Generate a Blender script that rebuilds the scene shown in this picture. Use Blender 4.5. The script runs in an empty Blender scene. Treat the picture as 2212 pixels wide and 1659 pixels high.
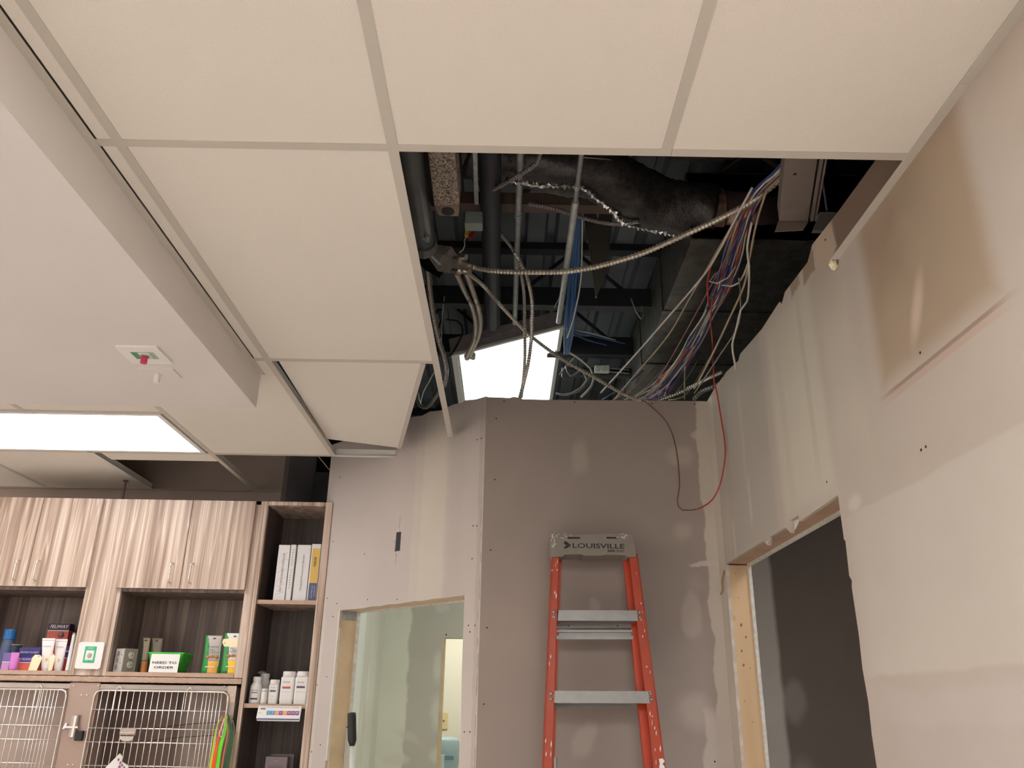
import bpy, math, random
from mathutils import Vector, Matrix, noise
from mathutils.geometry import tessellate_polygon
random.seed(7)
SC = bpy.context.scene
COL = SC.collection
PI = math.pi

# ---------------------------------------------------------------- camera
W_, H_, F_ = 2212.0, 1659.0, 1756.48
PITCH, YAW, ROLL, CZ = 0.376925, 0.003033, 0.0158126, 1.5
ZC = 2.6531                      # underside of the suspended grid
X0, Y0 = -0.8797, 0.2751         # grid origin, modules of 0.61 by 1.22
FW = Vector((math.sin(YAW)*math.cos(PITCH), math.cos(YAW)*math.cos(PITCH), math.sin(PITCH)))
R0 = Vector((math.cos(YAW), -math.sin(YAW), 0)); U0 = R0.cross(FW)
RV = math.cos(ROLL)*R0 + math.sin(ROLL)*U0
UV = -math.sin(ROLL)*R0 + math.cos(ROLL)*U0
CAMP = Vector((0, 0, CZ))
cam = bpy.data.cameras.new('camera'); camo = bpy.data.objects.new('camera', cam)
COL.objects.link(camo)
m = Matrix((RV, UV, -FW)).transposed().to_4x4(); m.translation = CAMP
camo.matrix_world = m
cam.sensor_width = 36; cam.lens = F_/W_*36; cam.clip_start = 0.02; cam.clip_end = 60
SC.camera = camo

def on(px, py, n, d):
    n = Vector(n); R = FW + (px-W_/2)/F_*RV - (py-H_/2)/F_*UV
    return CAMP + R*((d - n.dot(CAMP))/n.dot(R))
def atX(px, py, v): return on(px, py, (1,0,0), v)
def atY(px, py, v): return on(px, py, (0,1,0), v)
def atZ(px, py, v): return on(px, py, (0,0,1), v)

# ---------------------------------------------------------------- world, exposure
wd = bpy.data.worlds.new('world'); SC.world = wd; wd.use_nodes = True
wd.node_tree.nodes['Background'].inputs[0].default_value = (0.5, 0.55, 0.7, 1)
wd.node_tree.nodes['Background'].inputs[1].default_value = 0.02
vs = SC.view_settings
SC.display_settings.display_device = 'sRGB'
vs.view_transform = 'Standard'; vs.look = 'None'; vs.gamma = 1; vs.use_curve_mapping = False
vs.exposure = -0.2
SC.cycles.max_bounces = 10; SC.cycles.diffuse_bounces = 6
SC.cycles.sample_clamp_indirect = 6

TROFFER_POWER = 22.0      # emission of the working ceiling troffers
PLENUM_POWER = 5.5
ROOM_POWER = 14.0

# ---------------------------------------------------------------- materials
def s2l(c):
    return tuple(((v/255)/12.92 if v/255 <= .04045 else ((v/255+.055)/1.055)**2.4) for v in c)
MATS = {}
def mat(name, col, rough=.6, metal=0., noise_s=0, noise_a=.1, bump=0, bump_s=200, emit=None, alpha=None, trans=0, coat=0):
    if name in MATS: return MATS[name]
    mt = bpy.data.materials.new(name); mt.use_nodes = True; MATS[name] = mt
    nt = mt.node_tree; b = nt.nodes['Principled BSDF']
    c = (*col, 1)
    b.inputs['Base Color'].default_value = c
    b.inputs['Roughness'].default_value = rough; b.inputs['Metallic'].default_value = metal
    if trans: b.inputs['Transmission Weight'].default_value = trans; b.inputs['IOR'].default_value = 1.3
    if coat: b.inputs['Coat Weight'].default_value = coat
    if alpha is not None: b.inputs['Alpha'].default_value = alpha
    tc = nt.nodes.new('ShaderNodeTexCoord')
    if noise_s:
        n = nt.nodes.new('ShaderNodeTexNoise'); n.inputs['Scale'].default_value = noise_s; n.inputs['Detail'].default_value = 4
        nt.links.new(tc.outputs['Object'], n.inputs['Vector'])
        mr = nt.nodes.new('ShaderNodeMapRange'); mr.inputs[1].default_value = .3; mr.inputs[2].default_value = .7
        mr.inputs[3].default_value = 1-noise_a; mr.inputs[4].default_value = 1+noise_a
        nt.links.new(n.outputs['Fac'], mr.inputs[0])
        mx = nt.nodes.new('ShaderNodeVectorMath'); mx.operation = 'SCALE'
        mx.inputs[0].default_value = col; nt.links.new(mr.outputs[0], mx.inputs['Scale'])
        nt.links.new(mx.outputs[0], b.inputs['Base Color'])
    if bump:
        n2 = nt.nodes.new('ShaderNodeTexNoise'); n2.inputs['Scale'].default_value = bump_s; n2.inputs['Detail'].default_value = 3
        nt.links.new(tc.outputs['Object'], n2.inputs['Vector'])
        bp = nt.nodes.new('ShaderNodeBump'); bp.inputs['Strength'].default_value = bump; bp.inputs['Distance'].default_value = .002
        nt.links.new(n2.outputs['Fac'], bp.inputs['Height']); nt.links.new(bp.outputs[0], b.inputs['Normal'])
    if emit:
        b.inputs['Emission Color'].default_value = (*emit[0], 1); b.inputs['Emission Strength'].default_value = emit[1]
    return mt

def lum(name, col, strength):
    return mat(name, (.8,.8,.8), .4, emit=(col, strength))

def wood_mat(name, c1, c2, c3, sx=38, sz=1.1):
    mt = bpy.data.materials.new(name); mt.use_nodes = True; MATS[name] = mt
    nt = mt.node_tree; b = nt.nodes['Principled BSDF']; b.inputs['Roughness'].default_value = .45
    tc = nt.nodes.new('ShaderNodeTexCoord')
    oi = nt.nodes.new('ShaderNodeObjectInfo'); cb = nt.nodes.new('ShaderNodeCombineXYZ')
    mm = nt.nodes.new('ShaderNodeMath'); mm.operation = 'MULTIPLY'; mm.inputs[1].default_value = 37
    nt.links.new(oi.outputs['Random'], mm.inputs[0]); nt.links.new(mm.outputs[0], cb.inputs[2]); nt.links.new(mm.outputs[0], cb.inputs[0])
    def layer(sx, sz, det, dis):
        mp = nt.nodes.new('ShaderNodeMapping'); mp.inputs['Scale'].default_value = (sx, sx*.5, sz)
        nt.links.new(cb.outputs[0], mp.inputs['Location']); nt.links.new(tc.outputs['Object'], mp.inputs['Vector'])
        n = nt.nodes.new('ShaderNodeTexNoise'); n.inputs['Scale'].default_value = 1; n.inputs['Detail'].default_value = det; n.inputs['Distortion'].default_value = dis
        nt.links.new(mp.outputs[0], n.inputs['Vector']); return n.outputs['Fac']
    a = layer(30, .9, 2, .35); f = layer(190, 3.0, 3, .0)
    # thin pale streaks: ridged layer
    r = layer(44, 1.1, 1, .5)
    ab = nt.nodes.new('ShaderNodeMath'); ab.operation = 'SUBTRACT'; ab.inputs[1].default_value = .5; nt.links.new(r, ab.inputs[0])
    ab2 = nt.nodes.new('ShaderNodeMath'); ab2.operation = 'ABSOLUTE'; nt.links.new(ab.outputs[0], ab2.inputs[0])
    mr = nt.nodes.new('ShaderNodeMapRange'); mr.inputs[1].default_value = 0; mr.inputs[2].default_value = .05; mr.inputs[3].default_value = .20; mr.inputs[4].default_value = 0
    nt.links.new(ab2.outputs[0], mr.inputs[0])
    m1 = nt.nodes.new('ShaderNodeMath'); m1.operation = 'MULTIPLY_ADD'; m1.inputs[1].default_value = .22; nt.links.new(f, m1.inputs[0]); nt.links.new(a, m1.inputs[2])
    m2 = nt.nodes.new('ShaderNodeMath'); m2.operation = 'ADD'; nt.links.new(m1.outputs[0], m2.inputs[0]); nt.links.new(mr.outputs[0], m2.inputs[1])
    cr = nt.nodes.new('ShaderNodeValToRGB'); e = cr.color_ramp.elements
    e[0].position = .46; e[0].color = (*c1,1); e[1].position = .86; e[1].color = (*c3,1)
    k = cr.color_ramp.elements.new(.62); k.color = (*c2,1)
    nt.links.new(m2.outputs[0], cr.inputs[0]); nt.links.new(cr.outputs[0], b.inputs['Base Color'])
    return mt

def wall_mat(name, base, blobs, rough=.85, mottling=.05):
    """gypsum board: base colour plus compound / tape patches given in wall (u, z) metres"""
    mt = bpy.data.materials.new(name); mt.use_nodes = True
    nt = mt.node_tree; b = nt.nodes['Principled BSDF']; b.inputs['Roughness'].default_value = rough
    b.inputs['Specular IOR Level'].default_value = .25
    L = nt.links.new
    tc = nt.nodes.new('ShaderNodeTexCoord')
    def dist(scale, amp):
        n = nt.nodes.new('ShaderNodeTexNoise'); n.inputs['Scale'].default_value = scale; n.inputs['Detail'].default_value = 4
        L(tc.outputs['Object'], n.inputs['Vector'])
        s = nt.nodes.new('ShaderNodeVectorMath'); s.operation = 'SUBTRACT'; s.inputs[1].default_value = (.5,.5,.5); L(n.outputs['Color'], s.inputs[0])
        k = nt.nodes.new('ShaderNodeVectorMath'); k.operation = 'SCALE'; k.inputs['Scale'].default_value = amp; L(s.outputs[0], k.inputs[0])
        a = nt.nodes.new('ShaderNodeVectorMath'); a.operation = 'ADD'; L(tc.outputs['Object'], a.inputs[0]); L(k.outputs[0], a.inputs[1])
        return a.outputs[0]
    D = {'hair': dist(60, .002), 'tiny': dist(26, .006), 'soft': dist(5, .03), 'fine': dist(22, .03), 'mid': dist(7, .07), 'big': dist(2.2, .2), 'streak': dist(14, .03)}
    n = nt.nodes.new('ShaderNodeTexNoise'); n.inputs['Scale'].default_value = 2.4; n.inputs['Detail'].default_value = 5
    L(tc.outputs['Object'], n.inputs['Vector'])
    mr = nt.nodes.new('ShaderNodeMapRange'); mr.inputs[1].default_value = .3; mr.inputs[2].default_value = .7
    mr.inputs[3].default_value = 1-mottling; mr.inputs[4].default_value = 1+mottling; L(n.outputs['Fac'], mr.inputs[0])
    rgb = nt.nodes.new('ShaderNodeRGB'); rgb.outputs[0].default_value = (*base, 1)
    cur = rgb.outputs[0]
    for (kind, cu, cz, a, bb, rot, soft, dd, col, op) in blobs:
        mp = nt.nodes.new('ShaderNodeMapping'); mp.vector_type = 'TEXTURE'
        mp.inputs['Location'].default_value = (cu, 0, cz); mp.inputs['Rotation'].default_value = (0, rot, 0)
        mp.inputs['Scale'].default_value = (a, 1000, bb); L(D[dd], mp.inputs['Vector'])
        if kind == 'e':
            l = nt.nodes.new('ShaderNodeVectorMath'); l.operation = 'LENGTH'; L(mp.outputs[0], l.inputs[0]); o = l.outputs['Value']
        else:
            ab = nt.nodes.new('ShaderNodeVectorMath'); ab.operation = 'ABSOLUTE'; L(mp.outputs[0], ab.inputs[0])
            sp = nt.nodes.new('ShaderNodeSeparateXYZ'); L(ab.outputs[0], sp.inputs[0])
            mxm = nt.nodes.new('ShaderNodeMath'); mxm.operation = 'MAXIMUM'; L(sp.outputs[0], mxm.inputs[0]); L(sp.outputs[2], mxm.inputs[1]); o = mxm.outputs[0]
        r = nt.nodes.new('ShaderNodeMapRange'); r.interpolation_type = 'SMOOTHSTEP'
        r.inputs[1].default_value = 1-soft; r.inputs[2].default_value = 1+soft*.3; r.inputs[3].default_value = op; r.inputs[4].default_value = 0
        L(o, r.inputs[0])
        mx = nt.nodes.new('ShaderNodeMix'); mx.data_type = 'RGBA'; L(r.outputs[0], mx.inputs[0]); L(cur, mx.inputs[6]); mx.inputs[7].default_value = (*col, 1)
        cur = mx.outputs[2]
    s = nt.nodes.new('ShaderNodeVectorMath'); s.operation = 'SCALE'; L(cur, s.inputs[0]); L(mr.outputs[0], s.inputs['Scale'])
    L(s.outputs[0], b.inputs['Base Color'])
    n2 = nt.nodes.new('ShaderNodeTexNoise'); n2.inputs['Scale'].default_value = 90; L(tc.outputs['Object'], n2.inputs['Vector'])
    bp = nt.nodes.new('ShaderNodeBump'); bp.inputs['Strength'].default_value = .08; bp.inputs['Distance'].default_value = .002
    L(n2.outputs['Fac'], bp.inputs['Height']); L(bp.outputs[0], b.inputs['Normal'])
    return mt

TILE = mat('acoustic_tile', (.74,.695,.63), .9, noise_s=260, noise_a=.035, bump=.25, bump_s=420)
TEE = mat('painted_tee', (.54,.50,.445), .5)
TEEB = mat('tee_bright', (.72,.72,.68), .45)
TILEBACK = mat('tile_back', (.14,.11,.09), .95, noise_s=40)
SOFF = mat('soffit_paint', (.70,.662,.640), .8, noise_s=3, noise_a=.02)
STUD = mat('pine_stud', s2l((206,184,150)), .7, noise_s=9, noise_a=.12)
GYPEDGE = mat('gypsum_edge', (.62,.6,.55), .95, noise_s=60, noise_a=.15)
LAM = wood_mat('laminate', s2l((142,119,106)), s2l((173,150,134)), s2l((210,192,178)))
LAMD = wood_mat('laminate_shaded', s2l((88,74,70)), s2l((106,90,84)), s2l((134,118,110)))  # same laminate darkened: the niche shade is put into the colour
LAMT = wood_mat('laminate_tower_shaded', s2l((66,56,52)), s2l((78,68,64)), s2l((96,86,80)))  # tower's inner shade painted in as a still darker laminate
EDGE = mat('laminate_edge', s2l((184,156,136)), .5, noise_s=30, noise_a=.08)
STEEL = mat('stainless', (.40,.345,.31), .35, metal=.6, noise_s=14, noise_a=.06)
WIRE = mat('chrome_wire', (.80,.75,.70), .25, metal=.75)
GALV = mat('galvanised', (.36,.38,.375), .4, metal=.3, noise_s=40, noise_a=.2)
ARMOR = mat('armoured_cable', (.50,.47,.42), .38, metal=.7)
BLACKM = mat('dark_steel', (.018,.019,.024), .6, metal=.2)
DECK = mat('roof_deck_metal', (.115,.13,.15), .6, metal=.0, noise_s=3, noise_a=.25)
JOIST = mat('joist_paint', (.05,.042,.038), .6)
FOIL = mat('foil_facing', (.12,.115,.10), .35, metal=.6, noise_s=18, noise_a=.35, bump=.6, bump_s=30)
FLEX = mat('flex_duct_foil', (.048,.045,.044), .38, metal=.4, noise_s=50, noise_a=.4, bump=1.0, bump_s=90)
CRINK = mat('crinkled_foil', (.75,.75,.75), .2, metal=.9, noise_s=90, noise_a=.5, bump=1, bump_s=160)
ORANGE = mat('orange_fibreglass', s2l((170,57,16)), .45, noise_s=30, noise_a=.06)
CAPG = mat('grey_cap_plastic', s2l((132,124,114)), .55, noise_s=30, noise_a=.05)
ALU = mat('ladder_aluminium', (.27,.265,.26), .4, metal=.25, noise_s=25, noise_a=.08)
INK = mat('black_ink', (.012,.012,.014), .6)
GINK = mat('grey_ink', (.12,.12,.13), .6)
WHITE = mat('white_plastic', (.80,.79,.78), .4)
PAPER = mat('white_paper', (.82,.81,.80), .7)
CREAM = mat('cream_tag', s2l((246,232,196)), .7)
COMP = mat('joint_compound', (.66,.62,.55), .9, noise_s=30, noise_a=.06)
BLACK = mat('black_rubber', (.012,.012,.012), .5)
def C(name, rgb, rough=.5, **k): return mat(name, s2l(rgb), rough, **k)

# ---------------------------------------------------------------- mesh helpers
class B:
    def __init__(s): s.v = []; s.f = []
    def poly(s, pts):
        i = len(s.v); s.v += [tuple(p) for p in pts]; s.f.append(tuple(range(i, i+len(pts)))); return s
    def hexa(s, p):
        i = len(s.v); s.v += [tuple(q) for q in p]
        s.f += [(i,i+3,i+2,i+1),(i+4,i+5,i+6,i+7),(i,i+1,i+5,i+4),(i+1,i+2,i+6,i+5),(i+2,i+3,i+7,i+6),(i+3,i,i+4,i+7)]; return s
    def box(s, x0,x1,y0,y1,z0,z1):
        return s.hexa([(x0,y0,z0),(x1,y0,z0),(x1,y1,z0),(x0,y1,z0),(x0,y0,z1),(x1,y0,z1),(x1,y1,z1),(x0,y1,z1)])
    def bar(s, p, q, w, t, side=None):
        p = Vector(p); q = Vector(q); d = (q-p).normalized()
        sd = Vector(side) if side else (Vector((0,0,1)) if abs(d.z) < .9 else Vector((1,0,0)))
        a = d.cross(sd).normalized(); b = a.cross(d).normalized()
        a = a*(t/2); b = b*(w/2)
        return s.hexa([p-a-b,p+a-b,p+a+b,p-a+b,q-a-b,q+a-b,q+a+b,q-a+b])
    def cyl(s, p, q, r, n=12, r2=None, cap=True):
        p = Vector(p); q = Vector(q); r2 = r if r2 is None else r2
        d = (q-p).normalized(); a = d.orthogonal().normalized(); b = d.cross(a)
        i = len(s.v)
        for (c, rr) in ((p, r), (q, r2)):
            for k in range(n):
                t = 2*PI*k/n; s.v.append(tuple(c + a*math.cos(t)*rr + b*math.sin(t)*rr))
        for k in range(n): s.f.append((i+k, i+(k+1)%n, i+n+(k+1)%n, i+n+k))
        if cap: s.f.append(tuple(range(i+n-1, i-1, -1))); s.f.append(tuple(range(i+n, i+2*n)))
        return s
    def lathe(s, base, prof, n=20, up=(0,0,1)):
        """prof = [(r, h)] from bottom to top around a vertical axis"""
        base = Vector(base); i = len(s.v)
        for (r, h) in prof:
            for k in range(n):
                t = 2*PI*k/n; s.v.append((base.x+r*math.cos(t), base.y+r*math.sin(t), base.z+h))
        for j in range(len(prof)-1):
            for k in range(n):
                s.f.append((i+j*n+k, i+j*n+(k+1)%n, i+(j+1)*n+(k+1)%n, i+(j+1)*n+k))
        s.f.append(tuple(range(i+n-1, i-1, -1))); m = i+(len(prof)-1)*n; s.f.append(tuple(range(m, m+n)))
        return s
    def tube(s, pts, r, n=8, rib=0, pitch=.008, step=.02):
        P = smooth(pts, pitch/2 if rib else step)
        if len(P) < 2: return s
        i = len(s.v); a = None
        for j, p in enumerate(P):
            d = (P[min(j+1,len(P)-1)] - P[max(j-1,0)]).normalized()
            if a is None: a = d.orthogonal().normalized()
            a = (a - d*a.dot(d)).normalized(); b = d.cross(a)
            rr = (r(j/(len(P)-1)) if callable(r) else r) * (1 + (rib if j % 2 else -rib))
            for k in range(n):
                t = 2*PI*k/n; s.v.append(tuple(p + a*math.cos(t)*rr + b*math.sin(t)*rr))
        for j in range(len(P)-1):
            for k in range(n):
                s.f.append((i+j*n+k, i+j*n+(k+1)%n, i+(j+1)*n+(k+1)%n, i+(j+1)*n+k))
        s.f.append(tuple(range(i+n-1, i-1, -1))); m = i+(len(P)-1)*n; s.f.append(tuple(range(m, m+n)))
        return s
    def prism(s, poly, O, U, V, N, holes=()):
        """flat outline (u,v) with holes, on the frame O,U,V, extruded along vector N"""
        O = Vector(O); U = Vector(U); V = Vector(V); N = Vector(N)
        loops = [poly] + list(holes); pts = [p for l in loops for p in l]
        tris = tessellate_polygon([[Vector((p[0], p[1], 0)) for p in l] for l in loops])
        i = len(s.v); n = len(pts)
        for (u, v) in pts: s.v.append(tuple(O + U*u + V*v))
        for (u, v) in pts: s.v.append(tuple(O + U*u + V*v + N))
        for t in tris: s.f.append((i+t[0], i+t[1], i+t[2])); s.f.append((i+n+t[2], i+n+t[1], i+n+t[0]))
        k = 0
        for l in loops:
            m = len(l)
            for j in range(m):
                a, b = k+j, k+(j+1) % m
                s.f.append((i+a, i+b, i+n+b, i+n+a))
            k += m
        return s
    def build(s, name, mt, parent=None, sm=False, bevel=0, kind=None, label=None, fix=True):
        me = bpy.data.meshes.new(name); me.from_pydata(s.v, [], s.f)
        if fix:
            import bmesh
            bm = bmesh.new(); bm.from_mesh(me); bmesh.ops.recalc_face_normals(bm, faces=bm.faces); bm.to_mesh(me); bm.free()
        me.materials.append(mt)
        if sm: me.polygons.foreach_set('use_smooth', [True]*len(me.polygons))
        o = bpy.data.objects.new(name, me); COL.objects.link(o); par(o, parent)
        if bevel:
            bv = o.modifiers.new('bevel', 'BEVEL'); bv.width = bevel; bv.segments = 2; bv.limit_method = 'ANGLE'
        if kind: o['kind'] = kind
        if label: o['label'] = label
        return o

def smooth(pts, step):
    P = [Vector(p) for p in pts]
    if len(P) == 2: P = [P[0], (P[0]+P[1])/2, P[1]]
    out = []
    for i in range(len(P)-1):
        p0 = P[i-1] if i else P[0]*2-P[1]; p1 = P[i]; p2 = P[i+1]; p3 = P[i+2] if i+2 < len(P) else P[i+1]*2-P[i]
        n = max(1, int((p2-p1).length/step))
        for k in range(n):
            t = k/n
            out.append(.5*((2*p1)+(p2-p0)*t+(2*p0-5*p1+4*p2-p3)*t*t+(3*p1-p0-3*p2+p3)*t*t*t))
    out.append(P[-1]); return out

def par(o, parent):
    if parent is not None:
        o.parent = parent
        o.matrix_parent_inverse = parent.matrix_basis.inverted()
def tag(o, label, cat, group=None):
    o['label'] = label; o['category'] = cat
    if group: o['group'] = group
    return o
def thing(name, loc, label, cat, group=None):
    o = bpy.data.objects.new(name, None); o.empty_display_size = .05; COL.objects.link(o); o.location = Vector(loc)
    return tag(o, label, cat, group)
def struct(o): o['kind'] = 'structure'; return o
def structroot(name, loc=(0,0,0)):
    o = bpy.data.objects.new(name, None); COL.objects.link(o); o.location = Vector(loc); o['kind'] = 'structure'; return o
def local(o, M):
    """re-express a world-space mesh in the frame M so that object coordinates follow the surface"""
    o.data.transform(M.inverted()); o.matrix_basis = M; return o
def dupo(o, parent, dx):
    c = o.copy(); COL.objects.link(c); c.parent = parent
    if parent is not None: c.matrix_parent_inverse = parent.matrix_basis.inverted()
    c.location = Vector(o.location) + Vector(dx); return c

TEXTS = []
def text(s, parent, c, right, up, width, mt, h=None, name='lettering', ext=.0004, bold=0, shear=0):
    cu = bpy.data.curves.new(name, 'FONT'); cu.body = s; cu.align_x = 'CENTER'; cu.align_y = 'CENTER'
    cu.size = 1; cu.extrude = 0; cu.offset = bold; cu.shear = shear; cu.materials.append(mt); cu.resolution_u = 2
    cu.space_line = .9
    o = bpy.data.objects.new(name, cu); COL.objects.link(o)
    R = Vector(right).normalized(); U = Vector(up).normalized(); N = R.cross(U)
    TEXTS.append((o, Vector(c) + N*.0012, R, U, N, width, h, parent))
    return o
def finish_texts():
    bpy.context.view_layer.update()
    for (o, c, R, U, N, w, h, parent) in TEXTS:
        dx, dy = o.dimensions.x, o.dimensions.y
        sx = w/max(dx, 1e-6); sy = sx if h is None else h/max(dy, 1e-6)
        M = Matrix((R*sx, U*sy, N)).transposed().to_4x4(); M.translation = c
        par(o, parent)
        o.matrix_basis = M
        dg = bpy.context.evaluated_depsgraph_get()
        me = bpy.data.meshes.new_from_object(o.evaluated_get(dg)); nm = o.name; mt_ = o.data.materials[0]
        if not me.materials: me.materials.append(mt_)
        k = bpy.data.objects.new(nm, me); COL.objects.link(k); par(k, parent); k.matrix_basis = M
        bpy.data.objects.remove(o); k.name = 'lettering'

EX, EY, EZ = Vector((1,0,0)), Vector((0,1,0)), Vector((0,0,1))

# ================================================================ SETTING
XR = 0.897            # room face of the right wall
YC = 3.4715           # room face of the centre wall
struct(B().box(-6, 5, -3.6, 9.6, -.1, 0).build('floor', mat('floor_tile', (.70,.66,.62), .5, noise_s=6, noise_a=.1)))
PAINT = mat('painted_wall', (.76,.73,.69), .8, noise_s=2, noise_a=.03)
struct(B().box(-5.96, -5.86, -3.5, 9.6, 0, 3.8).build('wall_left', PAINT))
struct(B().box(-6, 5, -3.6, -3.5, 0, 3.8).build('wall_rear', PAINT))
struct(B().box(4.6, 4.7, -3.5, 9.6, 0, 3.8).build('wall_outer', PAINT))
struct(B().box(-6, 5, 9.5, 9.6, 0, 3.8).build('wall_far', mat('far_block_wall', (.10,.10,.10), .9, noise_s=8, noise_a=.2)))

# roof deck: corrugated steel, flutes running away from the camera
ZD = 3.72
b = B(); prof = []
x = -6.0
while x < 5:
    prof += [(x, ZD), (x+.085, ZD), (x+.10, ZD+.04), (x+.135, ZD+.04), (x+.15, ZD)]; x += .152
i0 = len(b.v)
for (x, z) in prof: b.v += [(x, -3.6, z), (x, 9.6, z)]
for k in range(len(prof)-1): b.f.append((2*k, 2*k+1, 2*k+3, 2*k+2))
o = b.build('ceiling_deck', DECK, fix=False); struct(o)
B().box(-6, 5, -3.6, 9.6, ZD+.045, ZD+.08).build('deck_topping', DECK, o)

# ---- right wall with the cut doorway (u = y, v = z)
def RW(px, py): p = atX(px, py, XR); return (p.y, p.z)
top = [RW(1528,866),(3.30,2.806),(3.10,2.80),(2.93,2.775),(2.90,2.79),(2.62,2.765),(2.42,2.77),(2.40,2.752),(2.36,2.775),(2.15,2.765),(2.10,2.795),(1.9,2.78),(1.65,2.77),(1.2,2.78),(-3.5,2.78)]
jag = [(2.152,0.0),(2.150,.9),(2.147,1.37),(2.150,1.45),(2.144,1.52),(2.152,1.6),(2.146,1.68),(2.150,1.80),(2.143,1.815),(2.156,1.83),(2.15,1.92),(2.158,1.925),(2.158,2.046),
       (2.47,2.040),(2.475,2.060),(2.55,2.060),(2.56,2.022),(2.60,2.048),(2.78,2.050),(2.80,2.026),(2.84,2.05),(3.10,2.051),(3.366,2.052),(3.366,0.0)]
outline = [(-3.5,0.0)] + jag + [(YC+.1,0.0),(YC+.1,2.81)] + top
def strip(f, p, q, w, soft, dd, col, op, kind='b'):
    a = f(*p); c = f(*q); du, dz = c[0]-a[0], c[1]-a[1]; L = math.hypot(du, dz)
    # long axis along local x after rotating about Y by rot: x' -> (cos, -sin)
    return (kind, (a[0]+c[0])/2, (a[1]+c[1])/2, L/2, w/2, -math.atan2(dz, du), soft, dd, col, op)
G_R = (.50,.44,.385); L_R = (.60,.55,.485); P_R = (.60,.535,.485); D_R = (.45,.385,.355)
blR = [
 ('b', -.5, 1.777, 2.66, .20, 0, .05, 'soft', (.565,.512,.458), .9),       # feathered band over the board joint
 ('b', -.5, 1.18, 2.66, .37, 0, .12, 'soft', (.505,.443,.415), .8),
 ('b', 1.45, 1.50, .75, .045, 0, .5, 'big', (.54,.48,.45), .6),
 ('b', .75, 2.5, .45, .45, 0, .5, 'big', (.47,.40,.33), .6),
 ('b', 2.38, 2.4, .235, .36, 0, .25, 'streak', (.585,.54,.455), .9),
 ('b', 2.27, 2.43, .022, .34, 0, .6, 'streak', (.50,.45,.385), .7),
 ('b', 2.50, 2.36, .03, .3, 0, .6, 'streak', (.53,.48,.41), .6),
 ('b', 2.02, 2.35, .12, .30, 0, .6, 'mid', (.56,.51,.43), .7),
 ('b', 2.95, 2.45, .30, .42, 0, .12, 'streak', (.435,.40,.35), .9),
 ('b', 2.97, 2.5, .02, .22, 0, .6, 'streak', (.50,.46,.40), .8),
 ('b', 2.95, 2.22, .018, .10, 0, .7, 'streak', (.56,.52,.45), .8),
 ('b', 3.20, 2.12, .02, .08, 0, .7, 'streak', (.56,.52,.45), .8),
 ('b', 3.44, 1.4, .075, 1.5, 0, .10, 'fine', (.62,.565,.49), .95),        # corner tape
 ('b', 1.565, 2.455, .265, .25, 0, .22, 'soft', s2l((164,145,124)), .88),    # soft-edged brown patch
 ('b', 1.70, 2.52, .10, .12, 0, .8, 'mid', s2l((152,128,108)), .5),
 strip(RW, (1989,575), (1972,755), .055, .9, 'tiny', s2l((204,184,168)), .9, 'e'),
 ('b', 1.55, 2.76, .42, .085, 0, .10, 'hair', s2l((128,104,88)), .9),
 ('b', 2.15, 2.77, .05, .06, 0, .15, 'fine', s2l((150,130,112)), .9),
 ('b', 2.02, 2.76, .07, .08, .15, .12, 'tiny', s2l((196,176,156)), .9),
 ('b', 2.27, 2.76, .045, .035, 0, .3, 'fine', s2l((150,130,112)), .8),
 ('b', 1.56, 2.200, .28, .006, 0, .4, 'hair', s2l((140,116,102)), .7),
 ('b', 1.56, 2.187, .27, .010, 0, .4, 'hair', s2l((184,160,146)), .7),
 ('e', 1.30, 1.20, .018, .11, .15, .6, 'fine', (.68,.62,.57), .8),
 ('e', 1.78, 1.22, .012, .08, .0, .6, 'fine', (.68,.62,.57), .8),
 ('e', 2.06, 2.00, .05, .03, .0, .6, 'fine', (.62,.57,.50), .8),
]
# wall frame: u along +y, outward thickness along +x
b = B(); b.prism(outline, (XR,0,0), EY, EZ, (.0127,0,0))
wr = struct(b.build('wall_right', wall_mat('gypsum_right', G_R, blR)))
MR = Matrix(((0,-1,0,XR),(1,0,0,0),(0,0,1,0),(0,0,0,1)))
local(wr, MR)

# ---- centre wall (u = x)
def CWp(px, py): p = atY(px, py, YC); return (p.x, p.z)
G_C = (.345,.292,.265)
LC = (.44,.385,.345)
def ell(f, px, py, ru, rz, rot=0, soft=.6, dd='mid', col=LC, op=.8):
    u, z = f(px, py); return ('e', u, z, ru, rz, rot, soft, dd, col, op)
blC = [
 ell(CWp,1255,985,.05,.085,0,.7), ell(CWp,1470,985,.07,.05,0,.6), ell(CWp,1475,1150,.05,.05,0,.7),
 ell(CWp,1495,1325,.05,.10,0,.35), ell(CWp,1500,1535,.085,.085,0,.6), ell(CWp,1265,1600,.05,.085,.5,.5), ell(CWp,1282,1310,.03,.04,0,.6),
 ell(CWp,1500,1260,.05,.05,0,.9,op=.4),
 ('b', .93, 1.5, .085, 1.6, 0, .10, 'mid', (.56,.50,.43), .95),
 ('b', .90, 1.05, .115, .45, 0, .10, 'mid', (.52,.46,.41), .9),
 ell(CWp,1522,1218,.07,.012,0,.4,'fine',(.58,.52,.46),.9), ell(CWp,1505,940,.03,.02,0,.4,'fine',(.58,.52,.46),.6),
]
ctop = [(XR,2.806),(.55,2.803),(.2,2.80),(.06,2.801),(.05,2.807),(.02,2.812),(0,2.806),(-.06,2.808),(-.106,2.808)]
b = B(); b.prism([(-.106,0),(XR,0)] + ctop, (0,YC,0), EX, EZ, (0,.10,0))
wc = struct(b.build('wall_centre', wall_mat('gypsum_centre', G_C, blC)))
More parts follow.
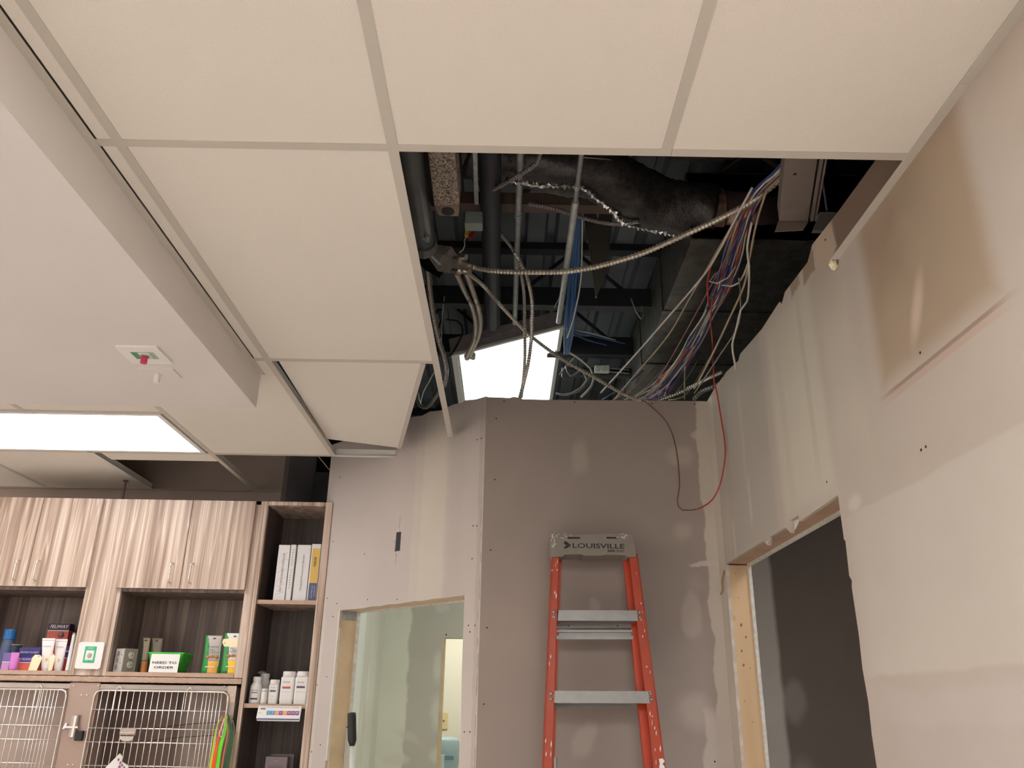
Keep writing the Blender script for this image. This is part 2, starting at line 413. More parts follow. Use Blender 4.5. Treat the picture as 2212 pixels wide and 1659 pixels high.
# ---- angled wall (45 degrees), u measured from the corner to the left and back
A0 = Vector((-.106, YC, 0)); AU = Vector((-math.sqrt(.5), math.sqrt(.5), 0)); AN = Vector((math.sqrt(.5), math.sqrt(.5), 0))
def AW(px, py):
    p = on(px, py, AN, AN.dot(A0)); return ((p-A0).dot(AU), p.z)
def A3(u, z, t=0): return A0 + AU*u + AN*t + EZ*z
G_A = (.52,.465,.44)
blA = [
 ('b', AW(935,1100)[0], 2.35, .10, .6, 0, .3, 'streak', (.60,.545,.48), .9),
 ('b', AW(900,1100)[0], 2.35, .03, .6, 0, .5, 'streak', (.56,.51,.46), .8),
 ('b', AW(985,1100)[0], 2.35, .05, .6, 0, .4, 'streak', (.50,.45,.42), .8),
 ('b', .02, 1.5, .015, 1.6, 0, .5, 'fine', (.42,.35,.32), .6),
 ('b', 1.16, 1.2, .02, .9, 0, .4, 'fine', (.60,.58,.50), .6),
]
UL, UR = 1.017, .100
ztopA = [(1.24,2.84),(.9,2.832),(.62,2.836),(.56,2.828),(.54,2.838),(.46,2.826),(.40,2.834),(.32,2.820),(.22,2.828),(.17,2.822),(.14,2.828),(.07,2.815),(0,2.812)]
hole = (.565,.607,2.175,2.265)
AT = .0127
doorA = [(0,0),(UR-.012,0),(UR-.014,.8),(UR-.012,1.27),(UR,1.6),(UR,1.934)] + [(UR+(UL-UR)*k/14, 1.934-.004*k/14+random.uniform(-.003,.004)) for k in range(1,14)] + [(UL,1.930),(UL+.004,1.6),(UL+.010,1.25),(UL+.014,.8),(UL+.014,0),(1.24,0)]
b = B(); b.prism(doorA + ztopA, A0, AU, EZ, AN*AT, holes=[[(hole[0],hole[2]),(hole[0],hole[3]),(hole[1]-.004,hole[3]+.004),(hole[1],hole[2])]])
wa = b.build('wall_angled', wall_mat('gypsum_angled', G_A, blA)); struct(wa)
MA = Matrix((AU, -AN, EZ)).transposed().to_4x4(); MA.translation = A0
local(wa, MA)
bb = B(); random.seed(21); z = 2.35
while z > .3:
    l = random.uniform(.02,.10); u_ = random.uniform(.004,.012)
    bb.bar(A3(u_,z,-.0005), A3(u_+random.uniform(-.003,.003),z-l,-.0005), .0007, random.uniform(.001,.0025)); z -= l+random.uniform(.0,.09)
bb.build('tape_cracks', mat('crack_dark', (.10,.075,.065), .9), wa, kind='stuff')
# back skin and studs of that wall
TH = .115
def astud(name, u0, u1, z0, z1, t0=AT, t1=AT+.089, mt=STUD, parent=None, **k):
    return B().hexa([A3(u0,z0,t0),A3(u1,z0,t0),A3(u1,z0,t1),A3(u0,z0,t1),A3(u0,z1,t0),A3(u1,z1,t0),A3(u1,z1,t1),A3(u0,z1,t1)]).build(name, mt, parent, **k)
fr = structroot('door_1', A3(UL,0)); 
astud('jamb_stud', UL, UL+.038, 0, 1.885, parent=fr)
astud('jamb_stud', UR-.050, UR-.014, 0, 1.885, parent=fr)
astud('header', UR-.05, UL+.038, 1.932, 2.02, parent=fr)
astud('metal_track', UL+.002, UL+.035, 1.885, 1.932, mt=GALV, parent=fr)
o = astud('back_board', UL-.012, 1.24, 0, 2.80, AT+.089, AT+.102, GYPEDGE, parent=fr)
astud('back_board', -.02, UR-.004, 0, 2.80, AT+.089, AT+.102, GYPEDGE, parent=fr)
astud('back_board', UR-.004, UL-.012, 1.925, 2.80, AT+.089, AT+.102, GYPEDGE, parent=fr)
astud('corner_bead', UL+.001, UL+.010, 1.25, 1.93, -.001, AT, COMP, fr)
# back of wall_right : inner board, studs and header around the doorway
T1 = .0127; T2 = T1+.076; T3 = T2+.0127
dr = structroot('door_2', (XR, 3.366, 0))
def JS(px, py): p = atY(px, py, 3.366); return (p.x, p.z)
KN = s2l((120,72,44)); KS = s2l((186,150,108))
knots = [('e', *JS(1582,1334), .022, .014, .5, .8, 'soft', KS, .9), ('e', .945, 1.0, .03, .8, 0, .9, 'soft', KS, .4)]
knots += [('e', *JS(*p), r_, r_*1.6, .4, .6, 'tiny', KN, .9) for (p, r_) in (((1601,1350),.005),((1611,1376),.004),((1602,1406),.004),((1606,1437),.0045),((1620,1444),.002),((1588,1238),.002),((1595,1291),.002),((1608,1515),.002),((1590,1560),.002),((1625,1560),.002))]
B().box(XR+T1, XR+T2, 3.366, 3.404, 0, 2.05).build('jamb_stud', wall_mat('knotty_pine', s2l((204,176,142)), knots, .7), dr)
B().box(XR+T1, XR+T2, 2.112, 2.150, 0, 2.05).build('jamb_stud', STUD, dr)
B().box(XR+T1, XR+T2, 2.112, 3.404, 2.055, 2.14).build('header', C('header_wood',(180,150,126),.8,noise_s=8,noise_a=.12), dr)
B().box(XR+T2, XR+T3, 3.352, 3.57, 0, 2.75).build('back_board', GYPEDGE, dr)
B().box(XR+T2, XR+T3, -3.5, 2.15, 0, 2.75).build('back_board', GYPEDGE, dr)
B().box(XR+T2, XR+T3, 2.15, 3.352, 2.045, 2.75).build('back_board', GYPEDGE, dr)
# torn slivers of paper under the header
for (y, l, w) in ((2.50,.03,.03),(2.79,.022,.022)):
    z = 2.05; B().poly([(XR+.004,y-w,z),(XR+.004,y+w,z+.004),(XR-.004,y+w*.3,z-l),(XR-.001,y-w*.2,z-l*.7)]).build('torn_paper', COMP, dr)
B().tube([(XR-.002,3.38,2.03),(XR-.010,3.40,1.99),(XR-.006,3.415,1.955),(XR-.012,3.43,1.94)], .0035, 6).build('torn_paper', C('kraft',(150,120,90),.9), dr)

# screw heads, driven through the boards
def screws(name, pts, parent, r=.0034):
    b = B()
    for (p, n) in pts: b.cyl(Vector(p)-Vector(n)*.001, Vector(p)+Vector(n)*.0008, r, 8)
    return b.build(name, BLACKM, parent, kind='stuff')
spts = []
for (px,py) in ((867,935),(1031,950),(1040,947),(1022,1136),(1030,1136),(1012,1351),(1026,1351),(1003,1581),(1015,1581),(735,1031),(719,1170),(707,1292),(728,1304),(794,1295),(858,1295),(719,1332),(706,1462),(685,1480),(692,1609),(673,1624),(787,1197),(1020,1207),(1015,1365),(694,1355)):
    u, z = AW(px, py); spts.append((A3(u,z,0), -AN))
screws('screw_heads', spts, wa)
spts = []
for (px,py) in ((1072,904),(1069,1036),(1060,1188),(1052,1356),(1045,1521),(1089,859),(1241,862),(1408,866),(1500,866),(1544,1645)):
    u, z = CWp(px, min(py,2000)); spts.append(((u,YC,min(z,2.79)), -EY))
screws('screw_heads', spts, wc)
spts = []
for (px,py) in ((1783,518),(1632,712),(1602,756),(1563,812),(1988,762),(1786,1041),(2000,965),(1990,972)):
    y, z = RW(px, py); spts.append(((XR,y,z), -EX))
screws('screw_heads', spts, wr)

# ---- closet behind the doorway, bright room behind that
YF = 6.0
Gf = (.52,.50,.43)
def FWp(px, py): p = atY(px, py, YF); return (p.x, p.z)
blF = [('b', -.80, 1.4, .13, 1.3, 0, .15, 'mid', (.74,.75,.64), .95),
       ell(FWp,948,1440,.05,.12,0,.6,col=(.66,.65,.56)), ell(FWp,945,1540,.06,.14,0,.6,col=(.66,.65,.56)), ell(FWp,880,1590,.12,.03,.5,.6,col=(.62,.61,.54),op=.6),
       ell(FWp,945,1630,.06,.06,0,.6,col=(.66,.65,.56)), ell(FWp,855,1640,.10,.05,0,.5,col=(.68,.67,.58)),
       ell(FWp,955,1310,.06,.05,0,.6,col=(.62,.61,.54)), ell(FWp,862,1320,.04,.06,0,.6,'fine',col=(.70,.69,.59)),]
dl, dz = atY(955,1378,YF).x, atY(975,1378,YF).z
b = B(); b.prism([(-.86,0),(dl,0),(dl,dz),(.42,dz+.003),(.42,0),(2.0,0),(2.0,2.75),(-.86,2.75)], (0,YF,0), EX, EZ, (0,.10,0))
wf = struct(b.build('wall_back', wall_mat('gypsum_far', Gf, blF)))
B().box(dl, dl+.02, YF-.002, YF+.11, 0, dz).build('jamb_stud', STUD, wf)
fs = screws('screw_heads', [((atY(964,1371,YF).x,YF,atY(964,1371,YF).z), -EY)], wf, .006)
# closet's left wall
blL = [('b', 5.6, 1.4, .16, 1.3, 0, .3, 'streak', (.80,.82,.74), .6), ('b', 5.05, 1.4, .17, 1.3, 0, .2, 'streak', (.84,.88,.82), .8),
       ('e', 5.2, 1.75, .03, .12, 0, .8, 'fine', (.84,.84,.74), .8), ('e', 5.45, 1.62, .03, .15, 0, .8, 'fine', (.84,.84,.74), .8), ('e', 5.3, 1.4, .03, .12, 0, .8, 'fine', (.84,.84,.74), .8)]
b = B(); b.prism([(4.42,0),(YF,0),(YF,2.75),(4.42,2.75)], (-.86,0,0), EY, EZ, (-.10,0,0))
wl = struct(b.build('wall_side', wall_mat('gypsum_side', (.72,.72,.62), blL)))
local(wl, Matrix(((0,-1,0,-.86),(1,0,0,0),(0,0,1,0),(0,0,0,1))))
struct(B().box(XR, XR+.1, YC+.1, YF, 0, 2.75).build('wall_inner', GYPEDGE))
CREAMW = mat('cream_painted_wall', (.80,.77,.66), .8)
struct(B().box(-2.2, 2.0, 7.9, 8.0, 0, 2.75).build('wall_end', CREAMW))
struct(B().box(-2.3, -2.2, 6.1, 8.0, 0, 2.75).build('wall_west', CREAMW))
struct(B().box(1.9, 2.0, 6.1, 8.0, 0, 2.75).build('wall_east', CREAMW))
struct(B().box(-2.3, 2.0, 6.1, 8.0, 2.66, 2.70).build('ceiling_end', TILE))
# room to the right
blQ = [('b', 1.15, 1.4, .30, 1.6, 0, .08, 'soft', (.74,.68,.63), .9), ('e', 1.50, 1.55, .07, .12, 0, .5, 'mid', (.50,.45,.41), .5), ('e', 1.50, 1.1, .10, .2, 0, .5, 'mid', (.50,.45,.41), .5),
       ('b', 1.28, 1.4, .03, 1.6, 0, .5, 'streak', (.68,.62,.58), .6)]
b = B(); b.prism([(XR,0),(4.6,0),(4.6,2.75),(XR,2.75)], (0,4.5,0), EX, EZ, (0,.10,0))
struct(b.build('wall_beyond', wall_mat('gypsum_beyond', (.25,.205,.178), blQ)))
struct(B().box(XR+T3, 4.6, -3.5, 4.5, 2.70, 2.74).build('ceiling_beyond', TILEBACK))

# ---- back wall behind the cabinets
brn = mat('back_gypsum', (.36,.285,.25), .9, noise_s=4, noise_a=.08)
xb = atY(608,1062,4.72).x
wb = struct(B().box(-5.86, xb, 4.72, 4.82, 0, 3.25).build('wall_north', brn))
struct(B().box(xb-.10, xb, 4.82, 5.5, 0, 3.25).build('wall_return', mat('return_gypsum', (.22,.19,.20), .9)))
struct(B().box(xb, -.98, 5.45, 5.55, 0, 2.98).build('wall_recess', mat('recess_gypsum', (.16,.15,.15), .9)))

# ================================================================ SUSPENDED CEILING
ceil = structroot('ceiling', (0, 0, ZC))
def gx(i): return X0 + .61*i
def gy(j): return Y0 + 1.22*j
tile_me = {}
def tile(x0, x1, y0, y1, z=ZC+.0015, label=None):
    key = (round(x1-x0,3), round(y1-y0,3))
    if key not in tile_me:
        b = B().box(-(x1-x0)/2, (x1-x0)/2, -(y1-y0)/2, (y1-y0)/2, 0, .016)
        o = b.build('tile', TILE); tile_me[key] = o.data; bpy.data.objects.remove(o)
    o = bpy.data.objects.new('tile', tile_me[key]); COL.objects.link(o)
    o.location = ((x0+x1)/2, (y0+y1)/2, z); par(o, ceil)
    if label: o['label'] = label
    return o
def tee(p, q, mt=TEE, name='tee', web=.028, label=None):
    p = Vector((p[0], p[1], ZC)); q = Vector((q[0], q[1], ZC)); d = (q-p).normalized(); s = Vector((-d.y, d.x, 0))*.012
    b = B(); e = EZ*.0012
    b.hexa([p-s, p+s, q+s, q-s, p-s+e, p+s+e, q+s+e, q-s+e])
    w = s*.05; t = EZ*web
    b.hexa([p-w+e, p+w+e, q+w+e, q-w+e, p-w+t, p+w+t, q+w+t, q-w+t])
    w = s*.26; t2 = EZ*(web+.008)
    b.hexa([p-w+t, p+w+t, q+w+t, q-w+t, p-w+t2, p+w+t2, q+w+t2, q-w+t2])
    return b.build(name, mt, ceil, label=label)
g = .0045
YE = 4.70
SX0, SX1, SY1, SZ = -3.3, -.95, 2.88, 2.525      # lowered bulkhead
for i in range(-9, 3):
    for j in range(-4, 4):
        x0, x1, y0, y1 = gx(i), gx(i+1), gy(j), gy(j+1)
        if j == 3: y1 = YE
        x0c, x1c = x0, min(x1, XR)
        if i >= 1 and j >= 1: continue               # open ceiling above the centre wall
        if i == 0 and j >= 2: continue               # loose cut tile instead
        if j < 2 and x0 < SX1-.02 and x0 > SX0-.3:
            if i == -1: x0c = SX1
            else: continue                           # under here runs the bulkhead
        if (i, j) in ((-1,3),(-2,3)): continue       # missing tiles by the cabinets
        if (i, j) in ((-6,-1),(-6,1),(-1,-3),(-1,-1)) : pass
        if j == 2 and i in (-2,-3):                  # crosswise troffer occupies the far half
            tile(x0c+g, x1c-g, SY1-.2, y0+.61-g); continue
        if (i, j) in ((-8,0),(-8,2),(-7,-2),(1,-3),(0,-3),(0,-2),(-8,-2),(1,-1)): continue   # troffers out of view
        if i == -1 and j < 2: x0c = SX1+.022
        tile(x0c+g, x1c-g, y0+g, y1-g)
# partial tile at the far row, lifted on its tee
tile(gx(-2)+.04, gx(-1)-.012, gy(3)+g, gy(3)+.155, ZC+.006)
# main runners (along y) and cross tees
for i in range(-9, 3):
    y0, y1 = -3.38, YE
    if i == 1: y1 = 3.593
    if i == 2: y1 = gy(1)-.012
    if i == 0: y1 = gy(3)+.012
    if SX0-.1 < gx(i) < SX1-.01: y0 = SY1-.05
    if i == -3: pass
    if i == -2:
        tee((gx(i), y0), (gx(i), gy(2)+.61-.012), TEE, 'main_runner'); y0 = gy(3)+.012
    tee((gx(i), y0), (gx(i), y1), TEEB if i == -2 else TEE, 'main_runner')
for i in range(-9, 3):
    for j in range(-3, 4):
        if i >= 1 and j >= 2: continue
        xa, xb_ = gx(i)+.012, min(gx(i+1)-.012, XR)
        if SX0-.3 < gx(i) < SX1-.02 and j < 3 and gy(j) < SY1:
            if i == -1: xa = SX1+.02
            else: continue
        if i == 1 and j == 1: xb_ = gx(2)+.013
        if i == 0 and j == 3: xb_ = -.515
        tee((xa, gy(j)), (xb_, gy(j)), TEEB if j == 3 and i == 0 else TEE, 'cross_tee')
tee((gx(-3)+.012, gy(2)+.61), (gx(-1)-.012, gy(2)+.61), TEE, 'cross_tee')
# wall angles
def angle(x, y0, y1, side, name='wall_angle', mt=TEE):
    b = B(); b.box(min(x, x+side*.022), max(x, x+side*.022), y0, y1, ZC-.0008, ZC+.0006)
    b.box(min(x, x+side*.0012), max(x, x+side*.0012), y0, y1, ZC, ZC+.022)
    return b.build(name, mt, ceil)
ysplit = atZ(2108,180,ZC).y
angle(XR, -3.38, ysplit-.001, -1); angle(XR, ysplit, 1.941, -1)
angle(SX1, -3.38, SY1-.02, 1)
B().box(-5.86, xb, YE-.022, YE, ZC-.0008, ZC+.0006).build('wall_angle', TEE, ceil)
# the cut tile resting askew by the angled wall
pc = [atZ(600,783,ZC+.004), atZ(919,785,ZC+.004), atZ(866,968,ZC+.004), atZ(706,948,ZC+.03)]
pc = [Vector(pc[0])+EZ*.010, pc[1], pc[2], Vector(pc[3])+EZ*.0]
b = B(); up = Vector((0,0,.016)); b.hexa([pc[0],pc[1],pc[2],pc[3],pc[0]+up,pc[1]+up,pc[2]+up,pc[3]+up])
b.build('tile', TILE, ceil, label='cut tile lying askew beside the angled wall')
# trim strip along the cut tile edge
b = B(); b.bar(pc[1]+Vector((-.008,0,-.002)), pc[2]+Vector((-.008,0,-.002)), .003, .018, side=(0,0,1)); b.build('edge_trim', TEE, ceil)
# plaster clump and bent end of the wall angle
b = B().lathe((XR-.011, 1.952, ZC-.026), [(.003,0),(.008,.006),(.011,.014),(.010,.024),(.006,.032)], 9)
for i, v in enumerate(b.v): b.v[i] = tuple(Vector(v)+noise.noise_vector(Vector(v)*120)*.007)
b.build('plaster_clump', CREAM, ceil)

# bulkhead
bk = struct(B().box(SX0, SX1, -3.5, SY1, SZ, ZC+.25).build('bulkhead', SOFF))

# ================================================================ LIGHT FIXTURES
def troffer(x0, x1, y0, y1, label, power=TROFFER_POWER, grp=None, col=(1,.985,.97)):
    t = thing('ceiling_light', ((x0+x1)/2, (y0+y1)/2, ZC), label, 'light', grp)
    w = .022
    b = B(); b.box(x0,x1,y0,y0+w,ZC-.002,ZC+.010).box(x0,x1,y1-w,y1,ZC-.002,ZC+.010).box(x0,x0+w,y0+w,y1-w,ZC-.002,ZC+.010).box(x1-w,x1,y0+w,y1-w,ZC-.002,ZC+.010)
    b.build('frame', WHITE, t)
    B().box(x0,x1,y0,y1,ZC+.012,ZC+.09).build('housing', GALV, t)
    B().box(x0+w,x1-w,y0+w,y1-w,ZC+.001,ZC+.006).build('diffuser', lum('diffuser_glow_%g' % power, col, power), t)
    return t
troffer(gx(-3)+.02, gx(-1)-.022, gy(2)+.61+.014, gy(3)-.014, 'bright white ceiling light panel glowing above the wooden cabinets', 9.0)
troffer(gx(-8)+.01, gx(-7)-.01, gy(0)+.01, gy(1)-.01, 'ceiling light panel out of view over the left of the room', grp='panels behind the view')
troffer(gx(-8)+.01, gx(-7)-.01, gy(2)+.01, gy(3)-.01, 'ceiling light panel out of view over the left of the room', grp='panels behind the view')
troffer(gx(-7)+.01, gx(-6)-.01, gy(-2)+.01, gy(-1)-.01, 'ceiling light panel out of view over the left of the room', grp='panels behind the view')
troffer(gx(0)+.01, gx(1)-.01, gy(-3)+.01, gy(-2)-.01, 'added ceiling light panel, unseen behind the camera, filling the room', grp='panels behind the view')  # added fill panel, unseen, for more bounce from behind

troffer(gx(1)+.01, XR-.03, gy(-1)+.01, gy(0)-.01, 'added ceiling light panel, unseen behind the camera, filling the room', grp='panels behind the view')  # second added fill panel behind the camera, unseen
troffer(gx(-8)+.01, gx(-7)-.01, gy(-2)+.01, gy(-1)-.01, 'ceiling light panel out of view over the left of the room', grp='panels behind the view')

# troffer hanging askew above the centre wall
PL = atY(975,768,3.9); PR = atY(1218,705,3.9)
dx = (PR-PL).normalized(); wv = (PR-PL).length
dyv = Vector((0,1,0)); nrm = dx.cross(dyv).normalized()     # up
L_ = 1.2
t = thing('ceiling_light', PL, 'lit light fixture hanging tilted in the open ceiling above the wall', 'light')
def q(u, v, h): return PL + dx*u + dyv*v + nrm*h
def obx(u0,u1,v0,v1,h0,h1): return [q(u0,v0,h0),q(u1,v0,h0),q(u1,v1,h0),q(u0,v1,h0),q(u0,v0,h1),q(u1,v0,h1),q(u1,v1,h1),q(u0,v1,h1)]
b = B().hexa(obx(.01,wv-.01,.005,L_,.012,.10)); b.build('housing', mat('fixture_housing', (.24,.215,.225), .6, metal=.0, noise_s=10, noise_a=.2), t, bevel=.004)
b = B()
for a in ((0,wv,0,.022),(0,wv,L_-.022,L_),(0,.03,.022,L_-.022),(wv-.022,wv,.022,L_-.022)): b.hexa(obx(*a,-.002,.012))
b.build('door_frame', mat('door_frame_paint', (.55,.55,.53), .4), t)
B().hexa(obx(.034,.040,.03,L_-.03,-.004,0)).build('frame_bead', GALV, t)
b = B()
for u in (.16,.22,.30): b.hexa(obx(u,u+.07,-.002+.006,.007,.05,.054))
b.build('housing_slots', GALV, t)
B().hexa(obx(.045,wv-.028,.028,L_-.028,.004,.008)).build('diffuser', lum('plenum_glow', (.93,1,.95), PLENUM_POWER), t)
for k in range(2):
    p0 = q(.08+.012*k, .05+.0*k, -.006); b = B().cyl(p0-dyv*.02+EX*.02*k, p0+dyv*.02+EX*.02*k, .016, 12); b.build('cable_connector', GALV, t)
t = thing('ceiling_light', (1.55,2.2,2.70), 'added unseen light panel that brightens the room beyond the right doorway', 'light')  # lamp added out of sight to lift the dark right-hand room
B().box(1.25,1.85,1.6,2.8,2.67,2.70).build('frame', WHITE, t)
B().box(1.27,1.83,1.62,2.78,2.665,2.67).build('diffuser', lum('side_fill_glow', (1,.96,.92), 8), t)
t = thing('ceiling_light', (.5,4.8,2.62), 'added unseen light panel that brightens the closet behind the angled wall', 'light')  # lamp added out of sight to brighten the closet walls
B().box(.2,.8,4.2,5.4,2.61,2.64).build('frame', WHITE, t)
B().box(.22,.78,4.22,5.38,2.603,2.61).build('diffuser', lum('closet_fill_glow', (1,1,.94), 6.0), t)
# glow of the end room
t = thing('ceiling_light', (0,7.0,2.64), 'light panel of the bright room seen through the two doorways', 'light')
B().box(-.9,.3,6.7,7.3,2.63,2.655).build('frame', WHITE, t)
B().box(-.88,.28,6.72,7.28,2.625,2.63).build('diffuser', lum('end_glow', (1,.98,.86), ROOM_POWER), t)

# ================================================================ CABINETS
YK = 4.3                        # front plane of the casework
def K(px, py, y=YK): return atY(px, py, y)
def cabinet(x0, x1, zt, zb, zs, label, doorx, hand):
    """wall unit: carcass with an open niche under two doors"""
    t = thing('wall_cabinet', ((x0+x1)/2, YK+.17, zb), label, 'cabinet', 'wooden wall cabinets')
    yb = YK+.33; w = .018
    for (p0, p1) in ((x0, x0+w), ((x1-w if x1 < -2 else -1.347), x1)):
        B().box(p0,p1,YK,YK+.022,zb,zt).build('side_panel', LAM, t); B().box(p0,p1,YK+.022,yb,zb,zt).build('side_panel_shaded', LAMD, t)  # behind its front edge the panel takes the shade-darkened laminate
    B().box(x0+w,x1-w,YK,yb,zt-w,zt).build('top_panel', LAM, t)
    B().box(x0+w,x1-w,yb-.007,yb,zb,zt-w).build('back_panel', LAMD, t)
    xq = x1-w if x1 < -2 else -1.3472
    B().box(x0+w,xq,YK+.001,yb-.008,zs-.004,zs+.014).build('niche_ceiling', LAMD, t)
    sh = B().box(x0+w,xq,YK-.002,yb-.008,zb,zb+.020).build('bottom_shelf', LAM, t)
    B().box(x0+w,xq,YK-.0035,YK-.002,zb,zb+.020).build('edge_band', EDGE, sh)
    for k in range(2):
        a, c = doorx[k], doorx[k+1]
        d = B().box(a+.0015, c-.0015, YK-.022, YK-.003, zs+.012, zt-.004).build('door', LAM, t, bevel=.001)
        hx = (c-.052) if k == 0 else (a+.052)
        z0, z1 = 2.062, 2.163
        B().tube([(hx,YK-.020,z0),(hx,YK-.044,z0+.003),(hx,YK-.050,z0+.014),(hx,YK-.050,(z0+z1)/2),(hx,YK-.050,z1-.014),(hx,YK-.044,z1-.003),(hx,YK-.020,z1)], .0042, 8, step=.006).build('handle', WIRE, d, sm=True)
        B().box(a+.0015,c-.0015,YK-.0225,YK-.0215,zs+.012,zs+.014).build('edge_band', EDGE, d)
    return t
ZT, ZN, ZB = 2.500, 2.022, 1.606
XC = [-2.790, -2.4705, -2.157]
XD = [-2.007, -1.677, -1.342]
cabinet(-2.81, -2.146, ZT, ZB+.003, ZN, 'wooden wall cabinet nearer the left edge, with boxes and tubes in its open niche', XC, 0)
cabinet(-2.0, -1.302, ZT, ZB+.003, ZN, 'wooden wall cabinet with a green basket and treat pouches in its open niche', XD, 0)
o = B().box(-2.1455, -2.0005, YK-.001, YK+.018, ZB+.003, ZT).build('filler_panel', LAM); tag(o, 'striped wooden filler panel between the two wall cabinets, holding a white switch plate', 'panel')
o = B().box(-2.81, -1.302, YK-.006, YK+.30, 1.580, 1.6055).build('support_rail', LAM, bevel=.001); tag(o, 'long wooden rail running under the wall cabinets and over the cages', 'rail')
B().box(-2.81,-1.302,YK-.0075,YK-.006,1.584,1.602).build('edge_band', EDGE, o)

# tall open shelf tower
t = thing('shelf_tower', (-1.13, 4.47, 0), 'tall open wooden shelf tower holding binders and white bottles, beside the angled wall', 'shelf')
xl, xr = -1.3275, -.9365; yb = YK+.34
def lpan(name, *a, mt=LAM, parent=None, **k): return B().box(*a).build(name, mt, parent or t, **k)
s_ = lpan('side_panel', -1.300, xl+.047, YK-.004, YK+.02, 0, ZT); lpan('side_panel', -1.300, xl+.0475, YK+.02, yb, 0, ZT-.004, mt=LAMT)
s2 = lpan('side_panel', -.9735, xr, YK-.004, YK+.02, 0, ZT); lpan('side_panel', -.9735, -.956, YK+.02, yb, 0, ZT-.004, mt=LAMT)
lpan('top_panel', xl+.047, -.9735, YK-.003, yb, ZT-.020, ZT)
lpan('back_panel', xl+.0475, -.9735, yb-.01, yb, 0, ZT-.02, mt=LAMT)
for z in (1.9885, 1.4925, 1.02, .5):
    sh = lpan('shelf', xl+.0475, -.9735, YK+.006, yb-.01, z-.020, z)
    B().box(xl+.0475,-.9735,YK+.0045,YK+.006,z-.020,z).build('edge_band', EDGE, sh)
B().box(-.9395,-.9365,YK-.0055,YK-.004,0,ZT).build('edge_band', EDGE, t)

# push-to-exit plate on the filler panel
GREEN = C('sign_green', (70,178,130), .5)
def rrect(w, h, r, n=4):
    out = []
    for (cx, cy, a0) in ((w/2-r,h/2-r,0),(-w/2+r,h/2-r,PI/2),(-w/2+r,-h/2+r,PI),(w/2-r,-h/2+r,1.5*PI)):
        for k in range(n+1):
            a = a0+PI/2*k/n; out.append((cx+r*math.cos(a), cy+r*math.sin(a)))
    return out
c = K(195,1416,YK-.002); 
t = thing('door_release_plate', c, 'white wall plate with green label and round metal button between the cabinets', 'switch')
def plate(w,h,r,z0,z1,mt,name,cx=0,cz=0,**k):
    return B().prism(rrect(w,h,r), c+Vector((cx,-z0,cz)), EX, EZ, (0,-(z1-z0),0)).build(name, mt, t, **k)
plate(.128,.128,.012,0,.007,WHITE,'plate',bevel=.003)
plate(.058,.078,.003,.007,.0078,GREEN,'label_panel',0,.004)
plate(.040,.046,.004,.0078,.0086,WHITE,'label_centre',0,.001)
B().cyl(c+Vector((0,-.0086,.000)), c+Vector((0,-.015,.000)), .011, 20, .009).build('button', STEEL, t, sm=False)
text('ENTER', t, c+Vector((0,-.0092,.034)), EX, EZ, .026, PAPER, name='lettering')
B().cyl(c+Vector((0,-.0086,-.027)), c+Vector((0,-.0095,-.027)), .002, 8).build('status_light', INK, t)

# the same kind of plate on the underside of the bulkhead
def under(px, py): return atZ(px, py, SZ)
u0,u1,u2,u3 = under(245,744),under(338,744),under(370,782),under(287,783)
cc = (under(250,745)+under(372,783))/2; t = thing('alarm_plate', cc, 'square white plate with a green label and red push button under the bulkhead', 'switch')
w = .125
B().prism(rrect(w+.008,w+.008,.008), cc, EX, EY, (0,0,-.007)).build('plate', WHITE, t, bevel=.003)
B().prism(rrect(.072,.052,.002), cc+Vector((.004,-.004,-.007)), EX, EY, (0,0,-.0008)).build('label_panel', C('label_green_pale',(170,186,170)), t)
B().box(cc.x-.032, cc.x-.012, cc.y-.030, cc.y+.022, SZ-.0088, SZ-.0078).build('label_panel', C('label_green_dark',(88,140,112)), t, label='darker green end of the label')
B().prism(rrect(.034,.040,.002), cc+Vector((.006,-.004,-.0079)), EX, EY, (0,0,-.0008)).build('label_centre', WHITE, t)
bx = cc+Vector((.004,-.004,0))
B().cyl(bx+EZ*-.0086, bx+EZ*-.013, .0135, 20).build('button_collar', STEEL, t)
B().cyl(bx+EZ*-.013, bx+EZ*-.034, .0095, 20, .0105).build('button', C('push_red',(196,52,84),.4), t, sm=False, bevel=.001)
cc2 = under(345,803)+Vector((.0,.01,0)); t = thing('sensor_plate', cc2, 'plain white plate with a short white stub under the bulkhead, behind the red button', 'fixture')
B().prism(rrect(.115,.08,.004), cc2, EX, EY, (0,0,-.004)).build('plate', SOFF, t)
B().cyl(cc2+Vector((-.012,.004,-.004)), cc2+Vector((-.012,.004,-.034)), .0095, 16, .0105).build('stub', WHITE, t, bevel=.001)

# sprinkler drop above the filler panel
pa = atZ(272,1038,ZC); t = thing('sprinkler_pipe', (pa.x, pa.y, ZT), 'thin brown rod dropping from the ceiling tile onto the cabinets', 'pipe')
RB = C('rod_brown', (96,74,78), .5)
B().cyl((pa.x,pa.y,ZT-.12),(pa.x,pa.y,ZC+.02),.0065,10).build('rod', RB, t)
B().cyl((pa.x,pa.y,ZC-.006),(pa.x,pa.y,ZC),.016,16,.013).build('escutcheon', RB, t)

